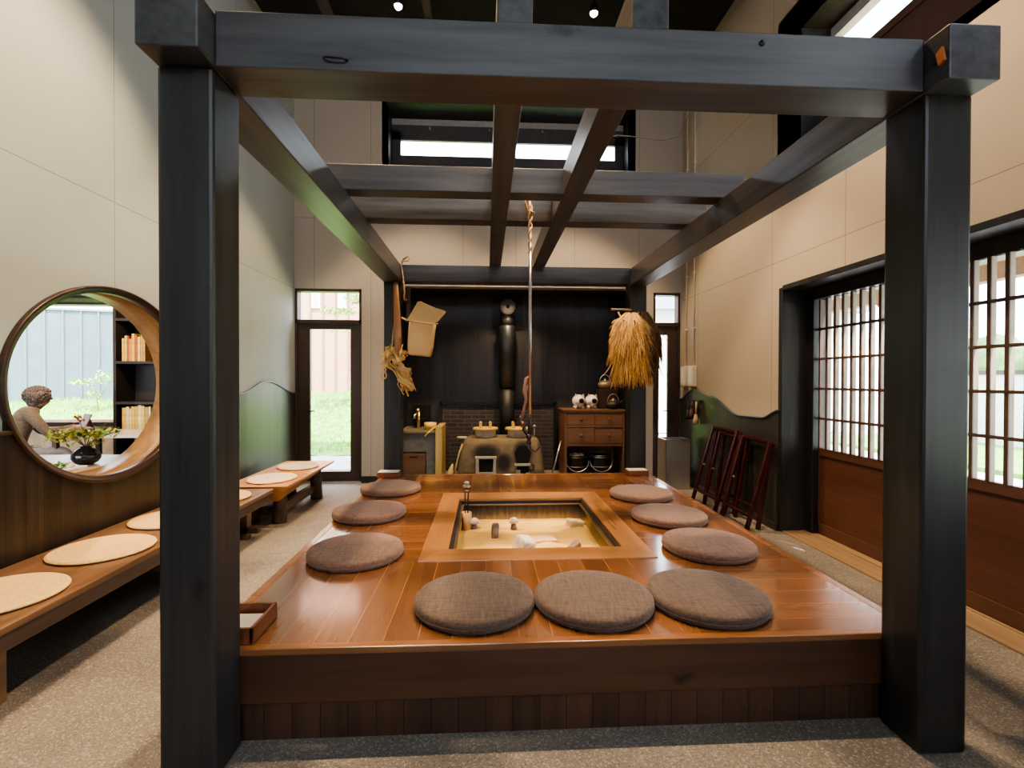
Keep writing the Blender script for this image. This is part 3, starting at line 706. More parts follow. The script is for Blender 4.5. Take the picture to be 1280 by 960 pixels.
m.build('rods', iron_m, q)
m = MB(); m.ball((-.186, 4.34, .60), .02, (1, 1, .7)); m.ball((-.155, 4.34, .60), .02, (1, 1, .7)); m.ball((-.17, 4.34, .63), .022, (1.1, 1, .7)); m.tube([(-.19, 4.34, .56), (-.15, 4.34, .56)], .008, 6); m.build('grip', steel_m, q)

# ------------------------------------------------------------------ floor cushions
def cushion(mat):
    r = .3; t = .06
    q = thing('floor_cushion', 'x', 'cushion', (0, 0, 0), 'round zabuton cushions around the hearth')
    prof = [(.001, 0), (r*.9, 0), (r*.965, .003), (r*.992, .010), (r, .018), (r*1.003, .038), (r*.995, .050), (r*.972, .058), (r*.92, .062), (r*.6, .065), (r*.3, .066), (.001, .066)]
    m = MB(); m.lathe(prof, n=64, cap=False); m.build('pad', mat, q)
    m = MB(); m.tube([(r*1.0*math.cos(2*PI*i/64), r*1.0*math.sin(2*PI*i/64), .024) for i in range(65)], .0035, 6, cap=False); m.build('piping', mat, q)
    return q
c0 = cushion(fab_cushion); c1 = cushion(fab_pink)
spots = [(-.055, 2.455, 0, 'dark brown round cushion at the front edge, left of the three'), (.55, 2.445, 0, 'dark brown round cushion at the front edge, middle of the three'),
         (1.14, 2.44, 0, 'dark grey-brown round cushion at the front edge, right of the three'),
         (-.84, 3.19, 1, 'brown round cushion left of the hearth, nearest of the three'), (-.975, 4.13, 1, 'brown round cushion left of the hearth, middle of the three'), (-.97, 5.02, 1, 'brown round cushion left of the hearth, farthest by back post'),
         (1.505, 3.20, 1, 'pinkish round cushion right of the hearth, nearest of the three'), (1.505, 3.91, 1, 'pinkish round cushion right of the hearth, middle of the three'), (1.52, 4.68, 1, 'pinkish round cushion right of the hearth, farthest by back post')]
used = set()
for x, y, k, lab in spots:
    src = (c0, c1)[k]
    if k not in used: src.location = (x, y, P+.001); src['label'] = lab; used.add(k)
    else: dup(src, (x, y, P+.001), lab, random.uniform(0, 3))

# small boxes on the platform
q = thing('wooden_tray', 'reddish open wooden box at the front left platform corner', 'box', (-1.1, 2.26, P))
rb = wood('reddish box wood', (.14, .045, .02), (.28, .11, .055), 1, 6, .35)
m = MB(); x0, x1, y0, y1 = -1.225, -1.0, 2.13, 2.38
m.box(x0, x1, y0, y1, P+.003, P+.013); m.build('tray_floor', rb, q)
m = MB(); m.box(x0, x0+.014, y0, y1, P+.01, P+.075); m.box(x1-.014, x1, y0, y1, P+.01, P+.075); m.box(x0, x1, y0, y0+.014, P+.01, P+.075); m.box(x0, x1, y1-.014, y1, P+.01, P+.075); m.build('tray_sides', rb, q, bevel=.002)
m = MB(); m.box(-1.20, -1.03, 2.15, 2.35, P+.014, P+.035); tag(m.build('paper_stack', white_m, org=(-1.11, 2.25, P+.014)), 'stack of white paper lying in the reddish open box', 'paper')
for nm, x in (('left', -1.265), ('right', 1.70)):
    q = thing('tissue_box', 'low wooden box with white top before the %s back post' % nm, 'box', (x+.13, 5.78, P), 'low wooden boxes at the back posts')
    MB().box(x, x+.25, 5.70, 5.86, P+.003, P+.06).build('box_body', rb, q, bevel=.003)
    MB().box(x+.01, x+.24, 5.71, 5.85, P+.06, P+.068).build('white_top', white_m, q, bevel=.002)

# ------------------------------------------------------------------ benches and straw mats
q = thing('long_bench', 'long walnut bench along the left wall under the round window', 'bench', (-2.45, 3.55, 0))
m = MB(); m.box(-2.80, -2.13, 2.1, 4.99, .412, .45); m.build('bench_top', bench_m, q, bevel=.006)
m = MB(); m.box(-2.17, -2.14, 2.12, 4.95, .33, .412); m.box(-2.78, -2.75, 2.12, 4.95, .33, .412); m.build('apron', bench_dk, q, bevel=.003)
for y in (2.36, 4.80):
    for x in (-2.74, -2.37): MB().box(x, x+.07, y, y+.09, 0, .412).build('leg', bench_m, q, bevel=.004)
m = MB(); m.box(-2.70, -2.2, 3.55, 3.62, .18, .24); m.box(-2.50, -2.44, 2.5, 4.85, .20, .26); m.box(-2.7, -2.2, 4.80, 4.86, .06, .11); m.build('stretcher', bench_dk, q)
q = thing('slab_bench', 'orange lacquered thick slab bench with round stub legs by back door', 'bench', (-2.33, 5.85, 0))
# boat-shaped slab
m = MB(); X0, X1, Ya, Yb = -2.66, -2.02, 5.03, 6.62
m.add([(X0, Ya, .462), (X1, Ya, .462), (X1, Yb, .462), (X0, Yb, .462),
       (X0, Ya+.02, .43), (X1-.01, Ya+.02, .43), (X1-.01, Yb-.02, .44), (X0, Yb-.02, .44),
       (X0+.02, Ya+.20, .26), (X1-.16, Ya+.20, .26), (X1-.12, Yb-.25, .37), (X0+.02, Yb-.25, .37)],
      [(0, 1, 2, 3), (0, 4, 5, 1), (1, 5, 6, 2), (2, 6, 7, 3), (3, 7, 4, 0), (4, 8, 9, 5), (5, 9, 10, 6), (6, 10, 11, 7), (7, 11, 8, 4), (8, 11, 10, 9)])
m.build('slab', bench_or, q, bevel=.006)
for x, y in ((-2.52, 5.40), (-2.23, 5.40), (-2.52, 6.38), (-2.2, 6.40)):
    dy = -.03 if y < 6 else .03
    m = MB(); m.tube([(x, y+dy, 0), (x, y, .4)], [.075, .065], 16); m.build('leg', bench_dk, q, bevel=.004)
m = MB(); m.box(-2.27, -2.20, 5.4, 6.4, .10, .19); m.box(-2.5, -2.2, 5.37, 5.43, .08, .16); m.build('stretcher', bench_dk, q)

def straw(mat):
    q = thing('straw_mat', 'x', 'cushion', (0, 0, 0), 'round straw mats on the benches')
    prof = [(.001, 0), (.25, 0), (.272, .006), (.276, .012), (.27, .02)]
    r = .262
    while r > .01: prof += [(r, .0235), (r-.006, .0205)]; r -= .016
    m = MB(); m.lathe(prof+[(.001, .022)], n=48, cap=False); m.build('woven_disc', mat, q)
    m = MB(); m.tube([(.272*math.cos(2*PI*i/48), .272*math.sin(2*PI*i/48), .011) for i in range(49)], .007, 6, cap=False); m.build('braided_rim', mat, q)
    return q
s0 = straw(straw_m); s1 = straw(straw_pale)
for i, (x, y, z, k, lab) in enumerate([(-2.45, 2.56, .451, 0, 'round golden straw mat on the long bench, nearest the camera'), (-2.45, 3.24, .451, 0, 'round golden straw mat on the long bench, second from the camera'),
        (-2.45, 3.92, .451, 0, 'round golden straw mat on the long bench, partly behind the front post'), (-2.47, 4.60, .451, 0, 'round straw mat at the far end of the long bench'),
        (-2.32, 5.40, .463, 1, 'pale round straw mat on the orange slab bench, nearer one'), (-2.33, 6.16, .463, 1, 'pale round straw mat on the orange slab bench, farther one')]):
    src = (s0, s1)[k]
    if i in (0, 4): src.location = (x, y, z); src['label'] = lab
    else: dup(src, (x, y, z), lab, i*.7)
s1.scale = (.88, .95, 1)
for o in COL.objects:
    if o.get('label', '').startswith('pale round straw mat'): o.scale = (.88, 1, 1)

# ------------------------------------------------------------------ hanging hearth hook
hx, hy = .38, 4.18
q = thing('hearth_hook', 'long steel hearth hook rod hanging by rope over the sunken hearth', 'hook', (hx, hy, .98))
rope_m = plain('hemp rope', (.52, .36, .22), .9, var=.3, nscale=60, bump=.5)
m = MB(); m.tube([(hx, hy, 2.86), (hx, hy, 1.25)], .014, 12); m.build('rod', plain('rod metal', (.42, .38, .38), .3, .9), q)
m = MB()
for k_ in (0, PI): m.tube([(hx+.014*math.cos(z_*40+k_), hy+.014*math.sin(z_*40+k_), 2.64+z_) for z_ in [i*.012 for i in range(36)]], .008, 6)
m.tube([(hx, hy+.01, 3.02), (hx-.02, hy, 3.0), (hx-.055, hy-.02, 3.09), (hx-.06, hy-.02, 3.12)], .010, 6); m.tube([(hx, hy, 2.95), (hx+.005, hy+.03, 3.06), (hx, hy+.09, 3.12)], .011, 6)
m.tube([(hx, hy, 2.98), (hx+.03, hy, 2.99), (hx, hy-.02, 3.0)], .012, 6)
m.build('rope', rope_m, q)
m = MB(); m.ball((hx-.035, hy, 1.48), .03, (.9, .6, 1.6)); m.tube([(hx, hy, 1.58), (hx-.03, hy, 1.56), (hx-.045, hy, 1.45), (hx-.03, hy, 1.38), (hx-.05, hy, 1.30), (hx-.075, hy, 1.20)], [.012, .018, .022, .014, .012, .012], 8)
m.build('adjusting_cord', plain('brown cord', (.22, .12, .09), .7), q)
m = MB(); m.tube([(hx-.075, hy, 1.24), (hx-.09, hy, 1.19), (hx-.07, hy, 1.15), (hx-.05, hy, 1.18), (hx-.05, hy, 1.12), (hx-.01, hy, 1.06), (hx, hy, 1.0)], [.012, .016, .016, .014, .018, .016, .012], 8)
m.tube([(hx, hy, 1.27), (hx, hy, 1.08)], [.012, .02], 10); m.ball((hx-.01, hy, 1.06), .028); m.ball((hx-.01, hy, 1.01), .025)
m.tube([(hx, hy, 1.0), (hx+.01, hy, .95), (hx+.05, hy, .93), (hx+.08, hy, .96), (hx+.078, hy, 1.0)], .008, 8)
m.build('hook', plain('dark iron hook', (.06, .05, .055), .35, .8), q)

# ------------------------------------------------------------------ basket and hangings on the left back post
bk = thing('woven_basket', 'tan woven straw basket with open flap hanging on the left back post', 'basket', (-.79, 5.84, 1.83))
def weave(name, c):
    m_, nt_, b_ = new_mat(name); N_ = NT(nt_); co_ = N_.coord(False); s_ = N_.sep(co_)
    a_ = N_.math('SINE', N_.math('MULTIPLY', N_.math('ADD', s_[0], s_[1]), 260)); z_ = N_.math('SINE', N_.math('MULTIPLY', s_[2], 300))
    pr = N_.math('MULTIPLY_ADD', N_.math('MULTIPLY', a_, z_), .5, .5)
    N_.l(N_.ramp(pr, [(.2, [x*.55 for x in c]), (.8, c)]), b_.inputs['Base Color']); b_.inputs['Roughness'].default_value = .8; N_.bump(b_, pr, .6, .004); return m_
wv = weave('woven straw basket', (.74, .50, .25))
m = MB()
def ringpts(x0, x1, y0, y1, z, n=32):
    out = []
    for i in range(n):
        t = 2*PI*i/n; c_, s_ = math.cos(t), math.sin(t); e = .45
        out.append(((x0+x1)/2+(x1-x0)/2*math.copysign(abs(c_)**e, c_), (y0+y1)/2+(y1-y0)/2*math.copysign(abs(s_)**e, s_), z))
    return out
rings = [ringpts(-.91, -.67, 5.77, 5.92, 1.835), ringpts(-.93, -.655, 5.755, 5.93, 1.85), ringpts(-.94, -.64, 5.75, 5.93, 1.95), ringpts(-.945, -.635, 5.745, 5.93, 2.14), ringpts(-.945, -.63, 5.745, 5.93, 2.22), ringpts(-.93, -.645, 5.76, 5.92, 2.22), ringpts(-.925, -.65, 5.765, 5.91, 1.87)]
vs = [p for r_ in rings for p in r_]; n = 32
tilt = Matrix.Translation((-.79, 5.84, 1.83)) @ Matrix.Rotation(math.radians(5), 4, 'Y') @ Matrix.Translation((.79, -5.84, -1.83))
m.add(vs, [(i*n+k, i*n+(k+1) % n, (i+1)*n+(k+1) % n, (i+1)*n+k) for i in range(len(rings)-1) for k in range(n)]+[tuple(range(n))[::-1], tuple(6*n+k for k in range(n))], 0, True, tilt)
m.build('basket_body', wv, bk)
# open flap: a folded sheet, tilted up to the right
m = MB(); flap = [(-.93, 2.245), (-.90, 2.24), (-.64, 2.195), (-.56, 2.24), (-.47, 2.345), (-.485, 2.36), (-.60, 2.395), (-.77, 2.47), (-.80, 2.465), (-.925, 2.255)]
m.prism(flap, 1, 5.745, 5.757); m.build('flap', wv, bk, bevel=.004)
m = MB(); m.tube([(-.94, 5.75, 2.25), (-.8, 5.74, 2.225), (-.64, 5.74, 2.205), (-.56, 5.74, 2.21)], .006, 6); m.tube([(-.95, 5.80, 2.26), (-.99, 5.88, 2.28), (-1.02, 5.93, 2.30)], .012, 6); m.build('rim_cord', rope_m, bk)

r_ = MB(); r_.tube([(-1.02, 5.93, 2.955), (-1.0, 5.90, 2.99), (-.94, 5.88, 3.03), (-.91, 5.88, 3.01), (-.94, 5.88, 2.97), (-1.01, 5.9, 2.975), (-1.02, 5.90, 2.92), (-.995, 5.90, 2.75), (-.98, 5.90, 2.60), (-.985, 5.90, 2.52)], .011, 8)
tag(r_.build('hanging_rope', rope_m, org=(-1.0, 5.9, 2.52)), 'pale rope tied in a loop over the left back beam corner', 'rope')
q = thing('wooden_yoke', 'tan wooden shoulder pole hanging upright on the left back post', 'pole', (-1.05, 5.88, 1.72))
m = MB(); m.tube([(-1.085, 5.90, 2.72), (-1.075, 5.89, 2.5), (-1.06, 5.88, 2.2), (-1.05, 5.88, 1.95), (-1.05, 5.88, 1.74)], [.028, .036, .044, .044, .036], 12, flat=.5); m.build('pole_body', wood('worn tan wood', (.26, .13, .06), (.50, .28, .14), 2, 5, .5), q)
m = MB(); m.tube([(-1.10, 5.88, 2.2), (-1.12, 5.88, 1.98), (-1.15, 5.88, 1.85), (-1.18, 5.88, 1.72)], .012, 6); m.build('cord', rope_m, q)
q = MB(); q.box(-.985, -.93, 6.02, 6.06, 2.25, 2.69); q.tube([(-.96, 5.95, 2.5), (-1.0, 5.95, 2.52)], .02, 8)
tag(q.build('wooden_batten', plain('dark red brown batten', (.10, .045, .03), .5), org=(-.96, 6.04, 2.25), bevel=.01), 'dark brown wooden batten beside the left back post above basket', 'batten')
def straw_bundle(name, label, pts, r, seed, n=90):
    q = thing(name, label, 'straw bundle', pts[0], 'straw bundles on the left back post'); rn = random.Random(seed); m = MB()
    for i in range(n):
        o = Vector((rn.gauss(0, r*.45), rn.gauss(0, r*.35), rn.gauss(0, r*.3))); w = rn.uniform(.6, 1.3)
        if i % 3: continue
        m.tube([Vector(p)+o*w*(1+.6*math.sin(k*1.7+i)) for k, p in enumerate(pts)], .006, 5)
    for j in range(4):
        L = len(pts)*7; cl_ = []
        for i in range(L):
            t_ = i/(L-1)*(len(pts)-1); k_ = min(int(t_), len(pts)-2); p = Vector(pts[k_]).lerp(Vector(pts[k_+1]), t_-k_); ph = t_*2.6+j*PI/2
            w_ = r*(.55+.35*math.sin(t_*2.2+1)); cl_.append(p+Vector((math.cos(ph)*w_, math.sin(ph)*w_*.7, .015*math.sin(ph*2))))
        m.tube(cl_, [.026*(.8+.35*math.sin(i*.9+j)) for i in range(L)], 8)
    m.build('fibres', straw_m, q); m = MB()
    mid = Vector(pts[len(pts)//2])
    for j in range(3): m.tube([mid+Vector((r*1.05*math.cos(a), r*.8*math.sin(a), .012*j)) for a in [2*PI*i/16 for i in range(17)]], .007, 6, cap=False)
    m.build('binding', rope_m, q); return q
straw_bundle('straw_sandal', 'bundle of knotted straw hanging lowest on the left back post', [(-1.02, 5.86, 1.88), (-1.06, 5.84, 1.76), (-.97, 5.82, 1.66), (-.98, 5.83, 1.56), (-.90, 5.84, 1.44)], .075, 3, 150)
straw_bundle('straw_sandal', 'smaller straw bundle with loop on the left side of the post', [(-1.13, 5.88, 1.93), (-1.20, 5.86, 1.83), (-1.21, 5.86, 1.75), (-1.17, 5.87, 1.70)], .055, 4, 100)
m = MB(); m.tube([(-1.22+.035*math.cos(a), 5.86, 1.60+.04*math.sin(a)) for a in [2*PI*i/20 for i in range(21)]], .009, 6, cap=False); m.tube([(-1.19, 5.86, 1.72), (-1.20, 5.86, 1.64)], .01, 6)
tag(m.build('rope_loop', rope_m, org=(-1.22, 5.86, 1.56)), 'small rope ring hanging beside the left back post', 'rope')

# ------------------------------------------------------------------ straw raincoat on the right back post
q = thing('straw_raincoat', 'golden straw raincoat hanging on the right back post', 'raincoat', (1.78, 5.83, 1.43))
def fringe(name, cx, cy, ry, tiers, mats, seed):
    rn = random.Random(seed); m = MB()
    for (zt_, zb0, zb1, ra, rb, n, flare) in tiers:
        for i in range(n):
            a = rn.uniform(0, 2*PI); ca, sa = math.cos(a), math.sin(a); wob = .5+.5*math.sin(a*7+seed)*math.sin(a*3+1)
            ze = rn.uniform(zb0, zb1)+.05*wob; zs = zt_+rn.uniform(-.04, .02); jx, jy = rn.gauss(0, .03), rn.gauss(0, .02); ro = rn.uniform(-.02, .02)
            pts = []
            for t in (0, .2, .5, .8, 1):
                rr = ra+(rb-ra)*math.sin(min(1, t*1.3)*PI/2)+flare*max(0, t-.6)+ro*t
                pts.append((cx+rr*ca+jx*t*t, cy+ry*rr*sa+jy*t*t, zs+(ze-zs)*t))
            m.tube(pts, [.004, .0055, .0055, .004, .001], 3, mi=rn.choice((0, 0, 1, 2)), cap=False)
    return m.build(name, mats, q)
gold = plain('golden straw', (.66, .40, .14), .75, var=.3, nscale=30); gold2 = plain('dark golden straw', (.30, .16, .055), .8, var=.3, nscale=30); gold3 = plain('pale golden straw', (.80, .54, .24), .75); brn = plain('brown straw', (.22, .125, .06), .85, var=.3, nscale=30); brn2 = plain('dark brown straw', (.12, .07, .035), .85)  # the darker gold is a straw tone mixed in at random
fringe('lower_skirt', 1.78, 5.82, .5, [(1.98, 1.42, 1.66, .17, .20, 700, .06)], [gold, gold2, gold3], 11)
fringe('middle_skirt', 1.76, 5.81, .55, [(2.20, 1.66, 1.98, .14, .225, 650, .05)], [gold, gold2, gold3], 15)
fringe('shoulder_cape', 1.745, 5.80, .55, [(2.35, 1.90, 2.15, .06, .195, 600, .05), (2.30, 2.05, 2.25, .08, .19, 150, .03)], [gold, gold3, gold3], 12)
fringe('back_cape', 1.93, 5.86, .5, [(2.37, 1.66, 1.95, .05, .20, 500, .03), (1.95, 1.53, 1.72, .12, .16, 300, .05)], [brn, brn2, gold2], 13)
m = MB(); m.ball((1.76, 5.83, 2.03), .15, (1, .5, 1.6)); m.build('lining', brn, q)
m = MB(); m.tube([(1.60, 5.82, 2.38), (1.64, 5.82, 2.30), (1.72, 5.77, 2.27), (1.82, 5.78, 2.30), (1.86, 5.85, 2.38)], .012, 6); m.tube([(1.62, 5.80, 2.20), (1.72, 5.73, 2.235), (1.83, 5.78, 2.22)], .008, 6); m.build('collar_cord', rope_m, q)
m = MB(); m.tube([(1.55, 5.90, 2.42), (1.66, 5.90, 2.42), (1.80, 5.945, 2.42)], .012, 8); m.ball((1.55, 5.90, 2.42), .016)
tag(m.build('coat_peg', plain('worn peg', (.35, .28, .24), .5), org=(1.66, 5.92, 2.4)), 'short peg on the right back post holding the straw raincoat', 'peg')

# ------------------------------------------------------------------ kitchen alcove
# flue
q = thing('stove_flue', 'dark metal flue pipe with round cap elbow on the black back wall', 'flue', (.36, 8.1, .6))
m = MB(); m.box(.10, .64, 8.32, 8.348, 2.42, 2.95); m.build('wall_plate', iron_m, q)
m = MB(); m.lathe([(.135, 1.42), (.14, 1.42), (.14, 2.42), (.125, 2.45), (.10, 2.46)], (.355, 8.1, 0), 28); m.build('upper_pipe', dkmetal, q)
m = MB(); m.lathe([(.125, .5), (.125, 1.42)], (.355, 8.1, 0), 28); m.build('lower_pipe', plain('black lower pipe', (.04, .04, .042), .5, .6), q)
m = MB(); m.tube([(.355, 8.1, 2.44), (.355, 8.1, 2.58), (.355, 8.1, 2.66), (.355, 8.0, 2.74), (.355, 7.93, 2.745)], [.105, .115, .12, .12, .12], 24); m.tube([(.355, 8.1, 2.7), (.355, 8.33, 2.72)], .115, 24); m.build('elbow', dkmetal, q)
m = MB(); m.tube([(.355, 7.95, 2.745), (.355, 7.91, 2.745)], .125, 28); m.build('cap', plain('pale flue cap', (.45, .46, .47), .35, .8), q)
m = MB(); m.tube([(.355, 7.912, 2.745), (.355, 7.90, 2.745)], .03, 12); m.build('cap_knob', iron_m, q)

# clay stove
q = thing('clay_stove', 'rounded yellow clay cooking stove with two sooty fire mouths', 'stove', (.23, 7.65, 0))
cm_, nt, b = new_mat('soot stained clay'); N = NT(nt); co = N.coord(True); f = N.noise(co, 7, 5); f2 = N.noise(co, 60, 3)
col = N.ramp(f, [(.3, (.16, .125, .08)), (.7, (.27, .215, .13))])
s3 = N.sep(co); tot = None
for cx, cz, rx, rz in ((0.0, .45, .22, .14), (.56, .46, .15, .19), (.27, .30, .13, .15)):
    d = N.math('ADD', N.math('POWER', N.math('DIVIDE', N.math('SUBTRACT', s3[0], cx), rx), 2), N.math('POWER', N.math('DIVIDE', N.math('SUBTRACT', s3[2], cz), rz), 2))
    d = N.math('SUBTRACT', 1.55, N.math('ADD', d, N.math('MULTIPLY', f2, .5))); d = N.math('MULTIPLY', d, 1.0)
    d = N.math('MINIMUM', N.math('MAXIMUM', d, 0), 1); tot = d if tot is None else N.math('MAXIMUM', tot, d)
col = N.mix(N.math('MULTIPLY', tot, .94), col, (.012, .011, .012)); N.l(col, b.inputs['Base Color']); b.inputs['Roughness'].default_value = .85; N.bump(b, f2, .4, .006)
clay_m = cm_
n = 40; rings = []
for z, x0, x1, y0, y1, e in ((0, -.45, .92, 7.28, 8.05, .35), (.2, -.43, .90, 7.29, 8.05, .35), (.45, -.385, .87, 7.30, 8.04, .38), (.56, -.355, .845, 7.31, 8.03, .42), (.62, -.33, .82, 7.33, 8.01, .5), (.65, -.28, .77, 7.38, 7.96, .6), (.658, -.1, .6, 7.48, 7.88, .8)):
    r1 = []
    for i in range(n):
        t = 2*PI*i/n+PI/4*0; c_, s_ = math.cos(t), math.sin(t)
        r1.append(((x0+x1)/2+(x1-x0)/2*math.copysign(abs(c_)**e, c_), (y0+y1)/2+(y1-y0)/2*math.copysign(abs(s_)**e, s_), z))
    rings.append(r1)
m = MB(); m.add([p for r1 in rings for p in r1], [(i*n+k, i*n+(k+1) % n, (i+1)*n+(k+1) % n, (i+1)*n+k) for i in range(len(rings)-1) for k in range(n)]+[tuple(range(n))[::-1], tuple((len(rings)-1)*n+k for k in range(n))], 0, True)
m.build('stove_body', clay_m, q)
blk = plain('black fire mouth', (.006, .006, .006), .9)
m = MB(); m.prism([(-.10, .17), (.09, .17), (.12, .36), (-.12, .36)], 1, 7.245, 7.30); m.build('fire_mouth', blk, q)
m = MB(); st_m = plain('pale stone surround', (.42, .38, .30), .8)
m.prism([(-.155, .0), (-.10, .0), (-.105, .38), (-.15, .38)], 1, 7.22, 7.32); m.prism([(.10, 0), (.155, 0), (.15, .38), (.115, .38)], 1, 7.22, 7.32); m.box(-.16, .16, 7.22, 7.32, .37, .40); m.box(-.11, .11, 7.22, 7.30, .10, .17)
m.build('mouth_surround', st_m, q, bevel=.004)
m = MB(); m.prism([(.46, .30), (.64, .30), (.68, .46), (.60, .56), (.50, .56), (.43, .46)], 1, 7.25, 7.32); m.prism([(.47, .13), (.64, .13), (.64, .26), (.47, .26)], 1, 7.25, 7.31); m.build('fire_mouth', blk, q)
m = MB(); m.box(.43, .67, 7.20, 7.30, .265, .295); m.box(.45, .52, 7.24, 7.3, 0, .2); m.box(.60, .66, 7.24, 7.3, 0, .16); m.build('mouth_ledge', st_m, q, bevel=.004)
m = MB(); m.tube([(.66, 7.25, .28), (.72, 7.24, .27), (.71, 7.23, .20), (.66, 7.24, .19)], .012, 8); m.build('poker_ring', iron_m, q)
pot_m = plain('dull aluminium pot', (.62, .60, .56), .4, .6); lid_m = wood('yellow wooden lid', (.62, .40, .10), (.88, .62, .18), 0, 5, .5)
for nm, x in (('left', -.005), ('right', .50)):
    q = thing('rice_pot', 'round metal rice pot with wooden lid on the %s stove burner' % nm, 'pot', (x, 7.58, .64), 'rice pots on the clay stove')
    c = (x, 7.58, .64)
    m = MB(); m.lathe([(.12, 0), (.15, .02), (.158, .05), (.160, .125), (.165, .128), (.15, .128)], c, 32); m.build('pot_body', pot_m, q)
    m = MB(); m.lathe([(.17, .129), (.198, .132), (.198, .16), (.19, .166)], c, 32); m.build('lid', lid_m, q)
    for s in (-.075, .075):
        m = MB(); m.prism([(x+s-.02, c[2]+.166), (x+s+.02, c[2]+.166), (x+s+.02, c[2]+.235), (x+s+.012, c[2]+.255), (x+s-.014, c[2]+.255), (x+s-.024, c[2]+.235)], 1, c[1]-.13, c[1]+.10); m.build('lid_handle', lid_m, q, bevel=.004)
q = thing('water_ladle', 'small knobbed metal rod standing at the right end of stove', 'ladle', (.76, 7.6, .63))
m = MB(); m.tube([(.76, 7.6, .63), (.765, 7.6, .80)], .012, 8); m.build('stem', steel_m, q); m = MB(); m.ball((.765, 7.6, .82), .028); m.build('knob', steel_m, q)
m = MB(); m.tube([(-.35+.09*math.cos(a), 7.55+.05*math.sin(a), .655) for a in [i*PI/10 for i in range(3, 18)]], .013, 8)
tag(m.build('stove_ring', plain('yellow cord', (.5, .4, .18), .8), org=(-.3, 7.55, .65)), 'curved yellow cord lying on the left end of the stove', 'cord')

# sink unit
q = thing('stone_sink', 'grey stone sink unit with a brown drawer at the alcove left', 'sink', (-.98, 7.9, 0))
stone = plain('dark grey stone', (.14, .14, .13), .7, var=.25, nscale=14, bump=.2)
m = MB(); m.box(-1.33, -.79, 7.62, 8.32, .42, .70); m.box(-.93, -.79, 7.62, 8.32, 0, .42); m.build('sink_body', stone, q, bevel=.005)
m = MB(); m.box(-1.34, -.72, 7.58, 8.33, .72, .76); m.box(-1.33, -.8, 7.62, 7.64, .70, .72); m.build('counter_top', plain('worn olive top', (.20, .18, .11), .6), q, bevel=.004)
m = MB(); m.box(-1.30, -.94, 7.60, 8.2, .03, .40); m.build('drawer', wood('brown crate', (.10, .05, .028), (.20, .11, .06), 0), q, bevel=.004)
m = MB(); m.box(-1.18, -1.06, 7.595, 7.605, .335, .355); m.build('finger_slot', blk, q)
m = MB(); m.box(-.78, -.68, 7.56, 8.3, 0, .82); m.build('side_plank', wood('yellow plank', (.42, .30, .10), (.62, .48, .2), 2), q, bevel=.004)
q = thing('water_faucet', 'brass garden faucet standing on the stone sink', 'faucet', (-1.10, 8.0, .76))
m = MB(); m.tube([(-1.10, 8.0, .76), (-1.10, 8.0, 1.03)], .028, 12); m.build('riser', brass_m, q)
m = MB(); m.tube([(-1.10, 8.02, .98), (-1.13, 7.95, 1.0), (-1.15, 7.88, .97), (-1.15, 7.87, .92)], [.022, .02, .02, .018], 10); m.build('spout', brass_m, q)
m = MB(); m.ball((-1.11, 7.99, 1.055), .038, (1, 1, .8)); m.build('tap_handle', brass_m, q)
m = MB(); m.lathe([(.22, .60), (.23, .60)], (-1.1, 8.0, 0), 6) if False else m.box(-1.24, -.94, 8.30, 8.35, .90, 1.12); m.box(-1.2, -1.0, 8.0, 8.3, .885, .90)
tag(m.build('wall_shelf_box', iron_m, org=(-1.09, 8.3, .89)), 'small black box fixed to the wall behind the faucet', 'box')
q = thing('wooden_dipper', 'round wooden water dipper resting on the sink corner', 'dipper', (-.88, 7.75, .76))
m = MB(); m.lathe([(.09, 0), (.10, .10), (.09, .10), (.08, .02)], (-.88, 7.75, .77), 24); m.build('bowl', lid_m, q)
m = MB(); m.tube([(-.80, 7.72, .80), (-.86, 7.60, .76), (-.94, 7.52, .68)], .012, 8); m.build('handle', lid_m, q)
m = MB(); m.tube([(-.50, 7.35, .02), (-.41, 7.45, .42), (-.36, 7.5, .56)], .014, 8); m.tube([(-.54, 7.33, .0), (-.54, 7.33, .14), (-.5, 7.34, .28)], [.05, .05, .01], 10)
tag(m.build('hearth_broom', plain('pale broom wood', (.52, .40, .18), .7), org=(-.5, 7.4, 0)), 'pale short handled broom leaning on the left stove end', 'broom')
m = MB(); m.tube([(1.0, 7.42, .02), (1.17, 7.50, .60)], .013, 8); m.tube([(.96, 7.4, .0), (1.03, 7.44, .12)], .02, 8)
tag(m.build('fire_poker', steel_m, org=(1.0, 7.42, 0)), 'thin steel fire poker leaning against the chest of drawers', 'poker')

# chest of drawers
q = thing('drawer_chest', 'brown wooden chest with four knobbed drawers and open base', 'chest', (1.72, 7.9, 0))
cw = wood('brown chest wood', (.13, .06, .032), (.26, .14, .08), 0, 5, .42); cwz = wood('brown chest sides', (.13, .06, .032), (.24, .12, .07), 2, 5, .42)
X0, X1, Ya, Yb = 1.24, 2.21, 7.62, 8.2
m = MB(); m.box(X0-.02, X1+.01, Ya-.015, Yb, 1.05, 1.08); m.build('top', cw, q, bevel=.004)
m = MB(); m.box(X0, X0+.045, Ya, Yb, 0, 1.05); m.build('side_panel', cwz, q); m = MB(); m.box(X1-.03, X1, Ya, Yb, 0, 1.05); m.build('side_panel', cwz, q)
m = MB(); m.box(X0+.045, X1-.03, Ya, Yb-.02, 1.02, 1.05); m.box(X0+.045, X1-.03, Ya, Ya+.3, .80, .835); m.box(X0+.045, X1-.03, Ya, Yb-.02, .50, .535); m.box(X0+.045, X1-.03, Yb-.02, Yb, 0, 1.05); m.box(X0+.045, X1-.03, Ya, Yb, 0, .03)
m.build('rails', cw, q)
